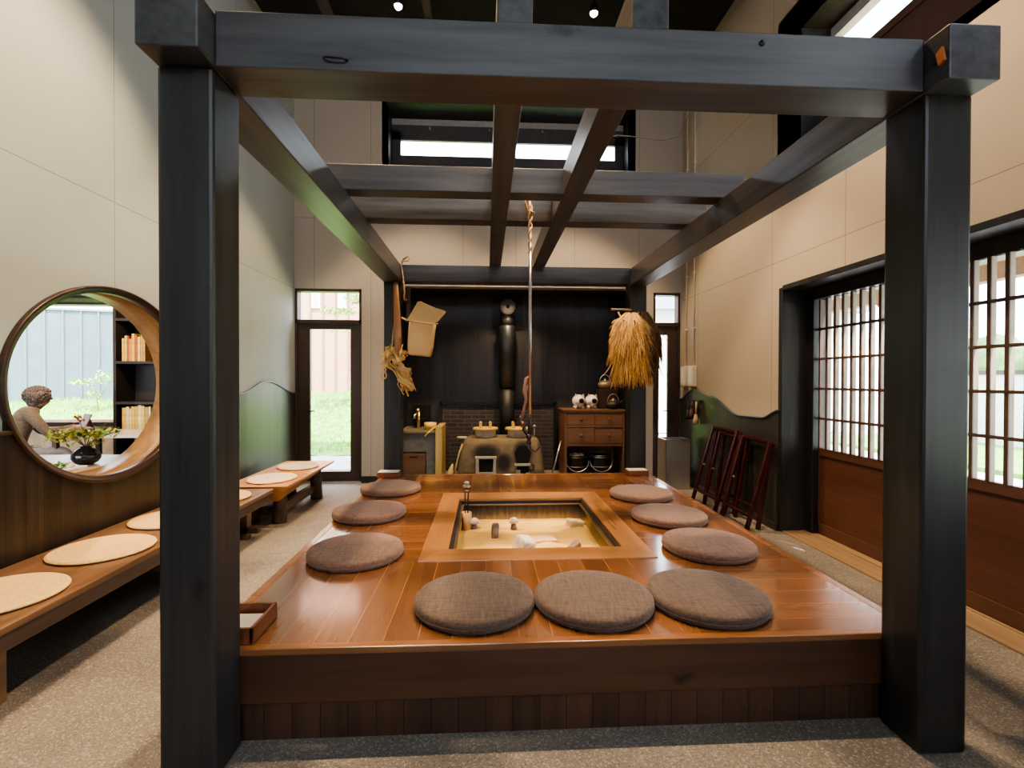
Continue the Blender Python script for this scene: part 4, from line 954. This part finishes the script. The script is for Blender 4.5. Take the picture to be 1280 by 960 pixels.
for z0, z1 in ((.84, 1.015), (.54, .795)):
    for k_ in (0, 1):
        a = X0+.05+k_*.447; d = MB(); d.box(a, a+.44, Ya+.005+(.008 if (k_ and z0 < .6) else 0), Ya+.35, z0, z1); d = d.build('drawer', cw, q, bevel=.003)
        m = MB(); m.tube([(a+.22, Ya+.01, (z0+z1)/2), (a+.22, Ya-.015, (z0+z1)/2)], .014, 10); m.ball((a+.22, Ya-.025, (z0+z1)/2), .026); m.build('knob', plain('dark knob', (.12, .07, .05), .35), d)
lac = plain('black lacquer', (.012, .010, .011), .18); gilt = plain('gold rim', (.45, .34, .18), .3, .9)
for nm, x, fill in (('left', 1.47, 1), ('right', 1.86, 0)):
    q = thing('lacquer_tub', 'black lacquered tub with metal rim in chest base, %s one' % nm, 'tub', (x, 7.85, .03), 'lacquered tubs under the drawers')
    c = (x, 7.85, .035)
    m = MB(); m.lathe([(.13, 0), (.165, .04), (.175, .15), (.17, .27), (.18, .30), (.16, .30), (.155, .22)], c, 32); m.build('tub_body', lac, q)
    m = MB()
    for r1, z1 in ((.183, .30), (.178, .27), (.18, .12)): m.tube([(c[0]+r1*math.cos(a), c[1]+r1*math.sin(a), c[2]+z1) for a in [2*PI*i/32 for i in range(33)]], .006, 6, cap=False)
    m.build('metal_bands', gilt if fill else steel_m, q)
    m = MB(); m.tube([(c[0]+.185*math.cos(a), c[1]-.12-.07*abs(math.sin(a)), c[2]+.22-.17*abs(math.sin(a))) for a in [PI+PI*i/16 for i in range(17)]], .007, 6); m.build('bail_handle', steel_m, q)
    if fill:
        m = MB()
        for i in range(12): m.ball((c[0]+random.uniform(-.09, .09), c[1]+random.uniform(-.09, .09), c[2]+.29), .045, (1, 1, .6))
        tag(m.build('cloth_heap', plain('cream cloth', (.72, .62, .45), .9), org=(c[0], c[1], c[2]+.25)), 'heap of cream cloth filling the left lacquered tub', 'cloth')
        q2 = o
# white ceramic burners
wc = plain('white ceramic', (.82, .80, .74), .3, var=.03)
def pig(x, lab):
    q = thing('ceramic_pig', lab, 'ornament', (x, 7.82, 1.08), 'white ceramic pigs on the chest')
    m = MB(); c = (x, 7.86, 1.21); m.ball(c, .105, (1, 1.15, .98), n=28, m=18)
    m.build('body', wc, q)
    for sx in (-.055, .055):
        for sy in (-.05, .06): MB().tube([(x+sx, 7.86+sy, 1.082), (x+sx, 7.86+sy, 1.13)], [.022, .028], 10).build('foot', wc, q)
    m = MB(); m.tube([(x+.02, 7.752, 1.215), (x+.02, 7.73, 1.215)], [.062, .056], 24); m.build('snout', wc, q)
    m = MB(); m.tube([(x+.02, 7.731, 1.215), (x+.02, 7.726, 1.215)], .040, 24); m.build('mouth_hole', blk, q)
    for s in (-1, 1):
        m = MB(); m.add([(x+s*.03, 7.80, 1.285), (x+s*.085, 7.80, 1.275), (x+s*.062, 7.785, 1.335), (x+s*.058, 7.83, 1.285)], [(0, 1, 2), (0, 2, 3), (1, 3, 2), (0, 3, 1)]); m.build('ear', wc, q)
pig(1.515, 'white round ceramic pig with dark open mouth, left of the pair'); pig(1.725, 'white round ceramic pig with dark open mouth, right of the pair')
q = thing('wooden_box', 'dark brown tall box on the chest beneath a kettle', 'box', (1.99, 8.0, 1.08))
m = MB(); m.box(1.87, 2.17, 7.9, 8.15, 1.082, 1.40); m.build('box_body', plain('dark maroon wood', (.05, .025, .02), .5), q, bevel=.004)
m = MB(); m.box(1.865, 2.175, 7.895, 8.155, 1.37, 1.402); m.build('lid', plain('dark maroon lid', (.065, .03, .025), .45), q, bevel=.004)
def kettle(c, lab, s, mat):
    q = thing('iron_kettle', lab, 'kettle', c, 'kettles on the chest'); 
    T = Matrix.Translation(c) @ Matrix.Scale(s, 4)
    m = MB(); m.lathe([(.06, 0), (.10, .02), (.125, .06), (.12, .10), (.08, .135), (.05, .14)], n=28, M=T); m.build('kettle_body', mat[0], q)
    m = MB(); m.lathe([(.055, .139), (.05, .15), (.015, .158), (.015, .175), (.005, .18)], n=20, M=T); m.build('lid', mat[1], q)
    m = MB(); pts = [T @ Vector(p) for p in ((.10, 0, .09), (.14, 0, .12), (.16, 0, .15))]; m.tube(pts, [.022*s, .016*s, .012*s], 10); m.build('spout', mat[0], q)
    m = MB(); m.tube([T @ Vector((.095*math.cos(a), 0, .12+.13*math.sin(a))) for a in [PI*i/16 for i in range(17)]], .006*s, 8); m.build('handle', steel_m, q)
kb = plain('tan metal', (.42, .34, .24), .4, .7); kd = plain('dark iron', (.05, .045, .042), .5, .6)
kettle((1.99, 8.02, 1.403), 'tan kettle standing on the dark box on the chest', .95, (kb, kb)); kettle((2.06, 7.76, 1.081), 'dark iron kettle with tan lid at chest front right', .98, (kd, kb))
# tan lid dome for the lower kettle
# ------------------------------------------------------------------ right side things
q = thing('waste_bin', 'square stainless steel waste bin by the right glazed door', 'bin', (2.7, 6.88, 0))
m = MB(); x0, x1, y0, y1 = 2.54, 2.9, 6.72, 7.05
m.box(x0, x1, y0, y1, 0.004, .03); m.box(x0, x0+.01, y0, y1, .03, .70); m.box(x1-.01, x1, y0, y1, .03, .70); m.box(x0, x1, y0, y0+.01, .03, .70); m.box(x0, x1, y1-.01, y1, .03, .70)
m.build('bin_body', plain('brushed bin steel', (.50, .47, .42), .38, .85, .08, 4), q, bevel=.003)
m = MB(); m.box(x0-.003, x1+.003, y0-.003, y0+.015, .695, .71); m.box(x0-.003, x1+.003, y1-.015, y1+.003, .695, .71); m.box(x0-.003, x0+.015, y0, y1, .695, .71); m.box(x1-.015, x1+.003, y0, y1, .695, .71); m.build('rim', steel_m, q)
# folding stands
std = plain('dark red lacquered wood', (.055, .014, .014), .18, 0, .3, 5)
def stand(ya, yb, xb, lab, tall=.94):
    q = thing('folding_stand', lab, 'folding stand', ((2.94+xb)/2, (ya+yb)/2, 0), 'folded lacquered stands against the right wall')
    for k_, (xt, xo, zt) in enumerate(((2.93, xb, tall), (2.965, xb+.14, tall-.02))):
        dy = .035*k_
        for y in (ya+dy, yb-dy):
            m = MB(); m.bar((xo, y, .005), (xt, y, zt), .04, .035, up=(0, 1, 0)); m.build('leg', std, q, bevel=.006)
        m = MB(); m.bar((xt, ya-.01, zt), (xt, yb+.01, zt), .035, .035); m.build('top_rail', std, q, bevel=.006)
        t = .16+.06*k_; m = MB(); m.bar((xo+(xt-xo)*t, ya+dy, zt*t), (xo+(xt-xo)*t, yb-dy, zt*t), .03, .03); m.build('rung', std, q, bevel=.005)
    m = MB(); m.bar((xb+.10, ya+.045, .30), (2.95, yb-.045, .30+.5), .012, .03); 
    m = MB()
    for y in (ya+.02, yb-.02): m.ball((xb+(2.93-xb)*.52, y, tall*.5), .014)
    m.build('hinge_bolts', steel_m, q)
stand(5.50, 6.10, 2.66, 'folded dark red lacquered stand leaning on right wall, farthest', .95)
stand(5.42, 5.92, 2.73, 'folded dark red lacquered stand leaning on right wall, middle', .90)
stand(4.84, 5.37, 2.68, 'folded dark red lacquered stand leaning on right wall, nearest the door', .92)
# folded table top in the nearest stand
# wall switch boxes with conduits
for y, lab in ((7.17, 'cream switch box high on the right wall nearest the corner'), (6.90, 'cream switch box on the right wall, second from the corner')):
    q = thing('switch_box', lab, 'switch box', (BX-.03, y, 1.46), 'cream boxes with conduits on the right wall')
    m = MB(); m.box(BX-.07, BX-.001, y-.085, y+.085, 1.46, 1.76); m.build('case', cream_m, q, bevel=.012)
    m = MB(); m.box(BX-.075, BX-.069, y-.05, y+.05, 1.50, 1.72); m.build('cover', white_m, q, bevel=.003)
    m = MB(); m.tube([(BX-.02, y-.02, 1.76), (BX-.02, y-.02, ZC-.02)], .009, 8)
    for z in (2.3, 3.1, 3.9, 4.7, 5.5): m.box(BX-.032, BX-.001, y-.04, y, z, z+.02)
    m.build('conduit', cream_m, q)
q = thing('brush_rack', 'dark wall plaque with hanging brushes on the right wainscot', 'rack', (BX-.03, 6.8, 1.0))
m = MB(); m.box(BX-.045, BX-.021, 6.62, 7.0, 1.22, 1.27); m.build('rail', iron_m, q)
for y, z0, c_, lb in ((6.95, .98, (.02, .02, .02), 'black hand brush hanging left on the wall rail'), (6.84, 1.0, (.10, .045, .03), 'red brown brush hanging in the middle of the wall rail'), (6.70, .93, (.48, .34, .20), 'tan straw brush hanging right on the wall rail')):
    h = thing('hand_brush', lb, 'brush', (BX-.06, y, z0), 'brushes hanging on the wall rail'); mm = plain('brush '+lb[:6], c_, .6)
    m = MB(); m.tube([(BX-.06, y, 1.25), (BX-.065, y, z0+.12)], .014, 8); m.build('handle', mm, h)
    m = MB(); m.tube([(BX-.065, y, z0+.14), (BX-.07, y, z0+.05), (BX-.07, y, z0)], [.022, .036, .042], 10, flat=.6); m.build('bristles', mm, h)
# cable on the back wall
m = MB(); m.tube([(1.65, YW-.01, 5.22), (2.0, YW-.015, 5.30), (2.3, YW-.015, 5.28), (2.7, YW-.015, 5.24), (2.95, YW-.02, 5.30), (3.0, 7.1, 5.5), (BX-.015, 6.6, 5.9)], .008, 6)
tag(m.build('wall_cable', plain('grey cable', (.4, .38, .36), .5), org=(2.3, YW-.01, 5.22)), 'thin pale cable running high across the back wall corner', 'cable')
# ceiling spotlights
for x, y, lab in ((1.27, 5.73, 'small glowing spotlight under the ceiling, right one above front beam'), (-1.03, 5.75, 'small glowing spotlight under the ceiling, left one above front beam')):
    q = thing('ceiling_spotlight', lab, 'spotlight', (x, y, ZC-.2), 'ceiling spotlights')
    m = MB(); m.tube([(x, y, ZC-.01), (x, y, 5.98)], .012, 8); m.build('stem', iron_m, q)
    m = MB(); m.lathe([(.03, .10), (.05, .08), (.055, 0), (.048, 0), (.04, .06)], (x, y, 5.9), 20); m.build('lamp_housing', iron_m, q)
    m = MB(); m.ball((x, y, 5.905), .042); m.build('bulb', emis('warm bulb', (1, .62, .3), 60), q)

# ------------------------------------------------------------------ outside
grav_m, nt, b = new_mat('pale gravel'); N = NT(nt); co = N.coord(True); v_ = N.n('ShaderNodeTexVoronoi'); v_.inputs['Scale'].default_value = 22; N.l(co, v_.inputs['Vector'])
N.l(N.ramp(N.sep(v_.outputs['Color'])[0], [(0, (.30, .29, .28)), (1, (.66, .64, .61))]), b.inputs['Base Color']); b.inputs['Roughness'].default_value = .9; N.bump(b, v_.outputs['Distance'], .6, .02)
m = MB(); m.box(-40, 40, YW+1.2, 45, -.14, -.03); m.box(BX+.6, 40, -20, YW+1.2, -.14, -.03); m.box(-40, -9.3, -20, YW+1.2, -.14, -.03); m.box(-9.3, BX+.6, -20, YF-.3, -.14, -.03)
struct(m.build('ground', grav_m))
grass_c = plain('bright grass', (.16, .34, .05), .8, var=.45, nscale=7, world=True, bump=.5)
def bank(x, y):
    t = max(0, min(1, (y-10.4)/4.6)); return 1.15*(t*t*(3-2*t))*(1 if x > -9 else .8)+.04*math.sin(x*2.1+y)*t
m = MB(); nx, ny = 70, 36; vs = []
for j in range(ny+1):
    for i in range(nx+1): x = -20+22*i/nx; y = 10.2+9*j/ny; vs.append((x, y, bank(x, y)-.02+random.uniform(-.02, .02)))
m.add(vs, [(j*(nx+1)+i, j*(nx+1)+i+1, (j+1)*(nx+1)+i+1, (j+1)*(nx+1)+i) for j in range(ny) for i in range(nx)], 0, True)
tag(m.build('grass_bank', grass_c, org=(-8, 13, 0)), 'bright green grassy bank outside the back door and window', 'grass', kind='stuff')
m = MB(); rn = random.Random(9)
for i in range(9000):
    x = rn.uniform(-14.5, -2.0) ; y = rn.uniform(10.6, 15.6); z = bank(x, y)-.03; a = rn.uniform(0, PI); h = rn.uniform(.06, .16); w_ = .012
    dx, dy = math.cos(a)*w_, math.sin(a)*w_; lx, ly = rn.gauss(0, .04), rn.gauss(0, .04)
    m.add([(x-dx, y-dy, z), (x+dx, y+dy, z), (x+lx, y+ly, z+h)], [(0, 1, 2)])
tag(m.build('grass_blades', plain('grass blades', (.24, .46, .07), .7, var=.4, nscale=3, world=True), org=(-8, 13, 0)), 'loose grass blades standing on the bank outside', 'grass', kind='stuff')
# red-brown building seen through the back door
q = thing('timber_building', 'pink brown board and batten building beyond the grassy bank', 'building', (-4, 17.5, .9))
m = MB(); m.box(-9.2, .5, 16.4, 20, .6, 7.5); m.build('wall', plain('pinkish boards', (.52, .27, .20), .8, world=True), q)
m = MB()
for i in range(24): x = -9.1+i*.41; m.box(x, x+.06, 16.36, 16.4, .6, 7.5)
m.build('battens', plain('brown battens', (.28, .15, .11), .8), q)
for x in (-5.75, -4.9):
    o = MB().box(x, x+.28, 16.33, 16.38, 3.9, 4.75).build('window', plain('white sash', (.8, .8, .8), .5), q); MB().box(x+.04, x+.24, 16.32, 16.33, 3.94, 4.71).build('pane', plain('sky pane', (.5, .6, .68), .1), o)
m = MB(); m.prism([(16.1, 7.5), (20.3, 7.5), (18.2, 9)], 0, -9.5, .8); m.build('roof', plain('dark roof', (.08, .08, .09), .6), q)
# grey-blue wall seen through the annex window
q = thing('board_fence', 'long pale blue-grey board fence behind the grass, seen through round window', 'fence', (-12, 14.8, .8))
ca, cb = (-18.0, 13.0), (-9.3, 16.2); mtl = plain('blue grey boards', (.095, .13, .15), .6, var=.12, nscale=2, world=True)
m = MB(); m.add([(ca[0], ca[1], .5), (cb[0], cb[1], .5), (cb[0], cb[1], 3.62), (ca[0], ca[1], 3.52)], [(0, 1, 2, 3)])
m.add([(ca[0], ca[1]+.1, .5), (cb[0], cb[1]+.1, .5), (cb[0], cb[1]+.1, 3.62), (ca[0], ca[1]+.1, 3.52)], [(0, 1, 2, 3)]); m.build('panel', mtl, q)
m = MB(); n = 22
for i in range(n+1):
    t = i/n; x = ca[0]+(cb[0]-ca[0])*t; y = ca[1]+(cb[1]-ca[1])*t; m.bar((x, y-.02, .5), (x, y-.02, 3.52+.1*t), .05, .04)
m.build('ribs', plain('paler ribs', (.11, .15, .17), .6), q)
m = MB(); m.bar((ca[0], ca[1], 3.54), (cb[0], cb[1], 3.64), .12, .06); m.build('cap_rail', plain('grey cap', (.2, .22, .24), .5), q)
# plants outside
q = thing('young_shrub', 'light green leafy shrub before the blue-grey fence', 'shrub', (-10.4, 13.6, .8))
m = MB(); m.tube([(-10.4, 13.6, .7), (-10.45, 13.6, 1.2), (-10.7, 13.6, 1.5)], .015, 6); m.tube([(-10.4, 13.6, 1.0), (-10.0, 13.6, 1.6)], .012, 6); m.build('stem', plain('green stem', (.2, .25, .08), .7), q)
m = MB(); lg = plain('light green leaves', (.28, .50, .08), .6, var=.3); leaf_cloud(m, (-10.75, 13.5, 1.45), .28, 90, .07, (0,), .5); leaf_cloud(m, (-10.15, 13.5, 1.6), .3, 110, .07, (0,), .7); leaf_cloud(m, (-10.4, 13.5, 1.15), .22, 50, .06, (0,), .6); m.build('leaves', lg, q)
q = thing('garden_tree', 'light green tree reaching over the bank outside the back door', 'tree', (-1.9, 12.6, .3))
m = MB(); m.tube([(-1.9, 12.6, .3), (-1.85, 12.6, 1.8), (-2.1, 12.6, 3.0), (-2.6, 12.5, 3.5), (-3.4, 12.5, 3.5)], [.09, .07, .055, .04, .02], 8); m.tube([(-2.1, 12.6, 3.0), (-1.6, 12.6, 3.8)], [.05, .02], 8); m.build('trunk', plain('grey bark', (.2, .16, .12), .9), q)
m = MB(); leaf_cloud(m, (-3.0, 12.4, 3.55), .6, 380, .06, (0,), .4); leaf_cloud(m, (-3.7, 12.4, 3.25), .45, 220, .06, (0,), .3); leaf_cloud(m, (-2.4, 12.4, 3.8), .6, 300, .06, (0,), .5); leaf_cloud(m, (-3.6, 12.4, 2.75), .4, 60, .05, (0,), .2); leaf_cloud(m, (-1.7, 12.5, 4.0), .7, 300, .06, (0,), .5); m.build('foliage', lg, q)
# pale building seen through the right back door
q = thing('white_outbuilding', 'pale outbuilding with blue-grey roof beyond the narrow right back door', 'building', (7.5, 15.5, 0))
m = MB(); m.box(4.6, 11, 14, 19, 0, 3.6); m.build('wall', plain('white wall', (.72, .72, .70), .7, world=True), q)
m = MB(); m.prism([(4.2, 3.6), (11.4, 3.6), (8, 5.4)], 1, 13.6, 19.4); m.build('roof', plain('blue grey roof', (.30, .34, .42), .5), q)
m = MB(); m.box(5.6, 6.6, 13.96, 14.0, 1.2, 2.6); m.build('window', plain('dark pane', (.15, .18, .2), .2), q)
# porch to the right
q = thing('entrance_porch', 'brown timber porch with braced posts outside the lattice doors', 'porch', (4.9, 3.0, 0))
pw = plain('porch timber', (.30, .19, .12), .7)
m = MB(); m.add([(3.75, -3, 3.25), (3.75, 9, 3.25), (5.9, 9, 2.75), (5.9, -3, 2.75), (3.75, -3, 3.32), (3.75, 9, 3.32), (5.9, 9, 2.82), (5.9, -3, 2.82)], [(0, 1, 2, 3), (4, 7, 6, 5), (0, 3, 7, 4), (3, 2, 6, 7), (2, 1, 5, 6), (1, 0, 4, 5)]); m.build('porch_roof', pw, q)
m = MB(); m.box(5.35, 5.5, -3, 9, 2.62, 2.8); m.build('eave_beam', pw, q)
for y in (-1.0, 1.4, 3.6, 5.8, 8.0):
    m = MB(); m.box(5.36, 5.48, y, y+.12, -.03, 2.62); m.build('post', pw, q)
    m = MB(); m.bar((5.42, y+.06, 2.1), (5.42, y+.65, 2.66), .07, .07); m.bar((5.42, y+.06, 2.1), (5.42, y-.55, 2.66), .07, .07); m.build('brace', pw, q)
q = thing('garden_wall', 'white garden wall with dark cap across the yard beyond the porch', 'wall', (12, 5, 0))
m = MB(); m.box(12, 12.2, -8, 13, -.03, 1.7); m.build('wall_body', plain('white yard wall', (.66, .66, .66), .8, world=True), q); m = MB(); m.box(11.95, 12.25, -8, 13, 1.7, 1.8); m.build('cap', frame_m, q)
m = MB()
m.box(8.6, 12, -8, 13, -.03, .05); tag(m.build('lawn_strip', grass_c, org=(10.3, 2, 0)), 'green lawn strip in front of the white garden wall', 'grass', kind='stuff')
q = thing('garden_hedge', 'tall green hedge behind the white garden wall', 'hedge', (14, 4, 0))
m = MB(); rn = random.Random(4)
for i in range(26): m.ball((13.8+rn.uniform(-.3, .3), -7+i*.8, 1.3+rn.uniform(-.2, .4)), .9, (1, 1, 1.5), n=10, m=7)
m.build('leaf_mass', plain('hedge green', (.10, .20, .06), .8, var=.5, nscale=5, world=True, bump=.6), q)

# ------------------------------------------------------------------ lights
w = bpy.data.worlds.new('sky'); bpy.context.scene.world = w; w.use_nodes = True; nt = w.node_tree
bg = nt.nodes['Background']; N = NT(nt); tc = nt.nodes.new('ShaderNodeTexCoord'); zc_ = N.sep(tc.outputs['Generated'])[2]
cl = N.noise(tc.outputs['Generated'], 2.2, 5); sky = N.ramp(zc_, [(0, (.90, .94, 1)), (.25, (.72, .85, 1)), (1, (.40, .62, 1))])
nt.links.new(N.mix(N.ramp(cl, [(.42, (0, 0, 0)), (.62, (1, 1, 1))]), sky, (1, 1, 1)), bg.inputs[0]); bg.inputs[1].default_value = 5.5
def light(kind, name, loc, energy, color, **k):
    d = bpy.data.lights.new(name, kind); d.energy = energy; d.color = color
    for a_, v_ in k.items(): setattr(d, a_, v_)
    o = bpy.data.objects.new(name, d); COL.objects.link(o); o.location = loc; return o
s = light('SUN', 'sun', (0, 0, 20), 11, (1, .95, .88), angle=.01); s.rotation_euler = (math.radians(28), math.radians(14), 0)
WARM = (1, .70, .42)
def spot(name, loc, tgt, e, size=1.6, blend=.5, col=WARM, r=.05):
    o = light('SPOT', name, loc, e, col, spot_size=size, spot_blend=blend, shadow_soft_size=r)
    d = Vector(tgt)-Vector(loc); o.rotation_euler = d.to_track_quat('-Z', 'Y').to_euler(); return o
spot('spot_back_right', (1.27, 5.73, 5.84), (1.1, 5.5, 0), 330, 1.5, .3)
spot('spot_back_left', (-1.03, 5.75, 5.84), (-.9, 5.5, 0), 260, 1.5, .3)
spot('spot_front_right', (1.35, 3.35, 5.84), (1.6, 2.9, 0), 330, 1.5, .3)
spot('spot_front_left', (-1.35, 3.35, 5.84), (-1.6, 2.7, 0), 430, 1.5, .4)
spot('spot_wall_left', (-1.9, 2.2, 5.84), (-2.5, 2.9, .5), 220, 1.1)
spot('spot_alcove', (.4, 7.55, 2.9), (.3, 7.6, .6), 30, 2.3)
spot('spot_hearth', (.35, 3.2, 5.84), (.35, 4.0, .2), 310, .55, .6)
spot('spot_annex', (-3.9, 3.2, 3.2), (-3.1, 4.4, .7), 110, 1.8)
spot('spot_annex_table', (-5.0, 4.3, 3.2), (-5.4, 5.9, .9), 50, 1.2)
spot('spot_annex_shelf', (-4.6, 5.6, 3.2), (-4.8, 7.1, 1.4), 160, 1.5)

# ------------------------------------------------------------------ camera
cd = bpy.data.cameras.new('camera'); cam = bpy.data.objects.new('camera', cd); COL.objects.link(cam)
cd.sensor_width = 36; cd.lens = 606.114/1280*36; cd.clip_start = .05; cd.clip_end = 200
cam.matrix_world = Matrix.Translation((0, 0, 1.55)) @ Matrix.Rotation(-.0537, 4, 'Z') @ Matrix.Rotation(PI/2-.0085, 4, 'X') @ Matrix.Rotation(.0024, 4, 'Z')
sc = bpy.context.scene; sc.camera = cam
sc.view_settings.view_transform = 'AgX'; sc.view_settings.look = 'AgX - Medium High Contrast'; sc.view_settings.exposure = 1.2
sc.cycles.use_denoising = True; sc.cycles.max_bounces = 8; sc.cycles.diffuse_bounces = 5; sc.cycles.transparent_max_bounces = 12
sc.cycles.caustics_reflective = False; sc.cycles.caustics_refractive = False; sc.cycles.sample_clamp_indirect = 6
for o in list(COL.objects):
    if '_org' in o: del o['_org']
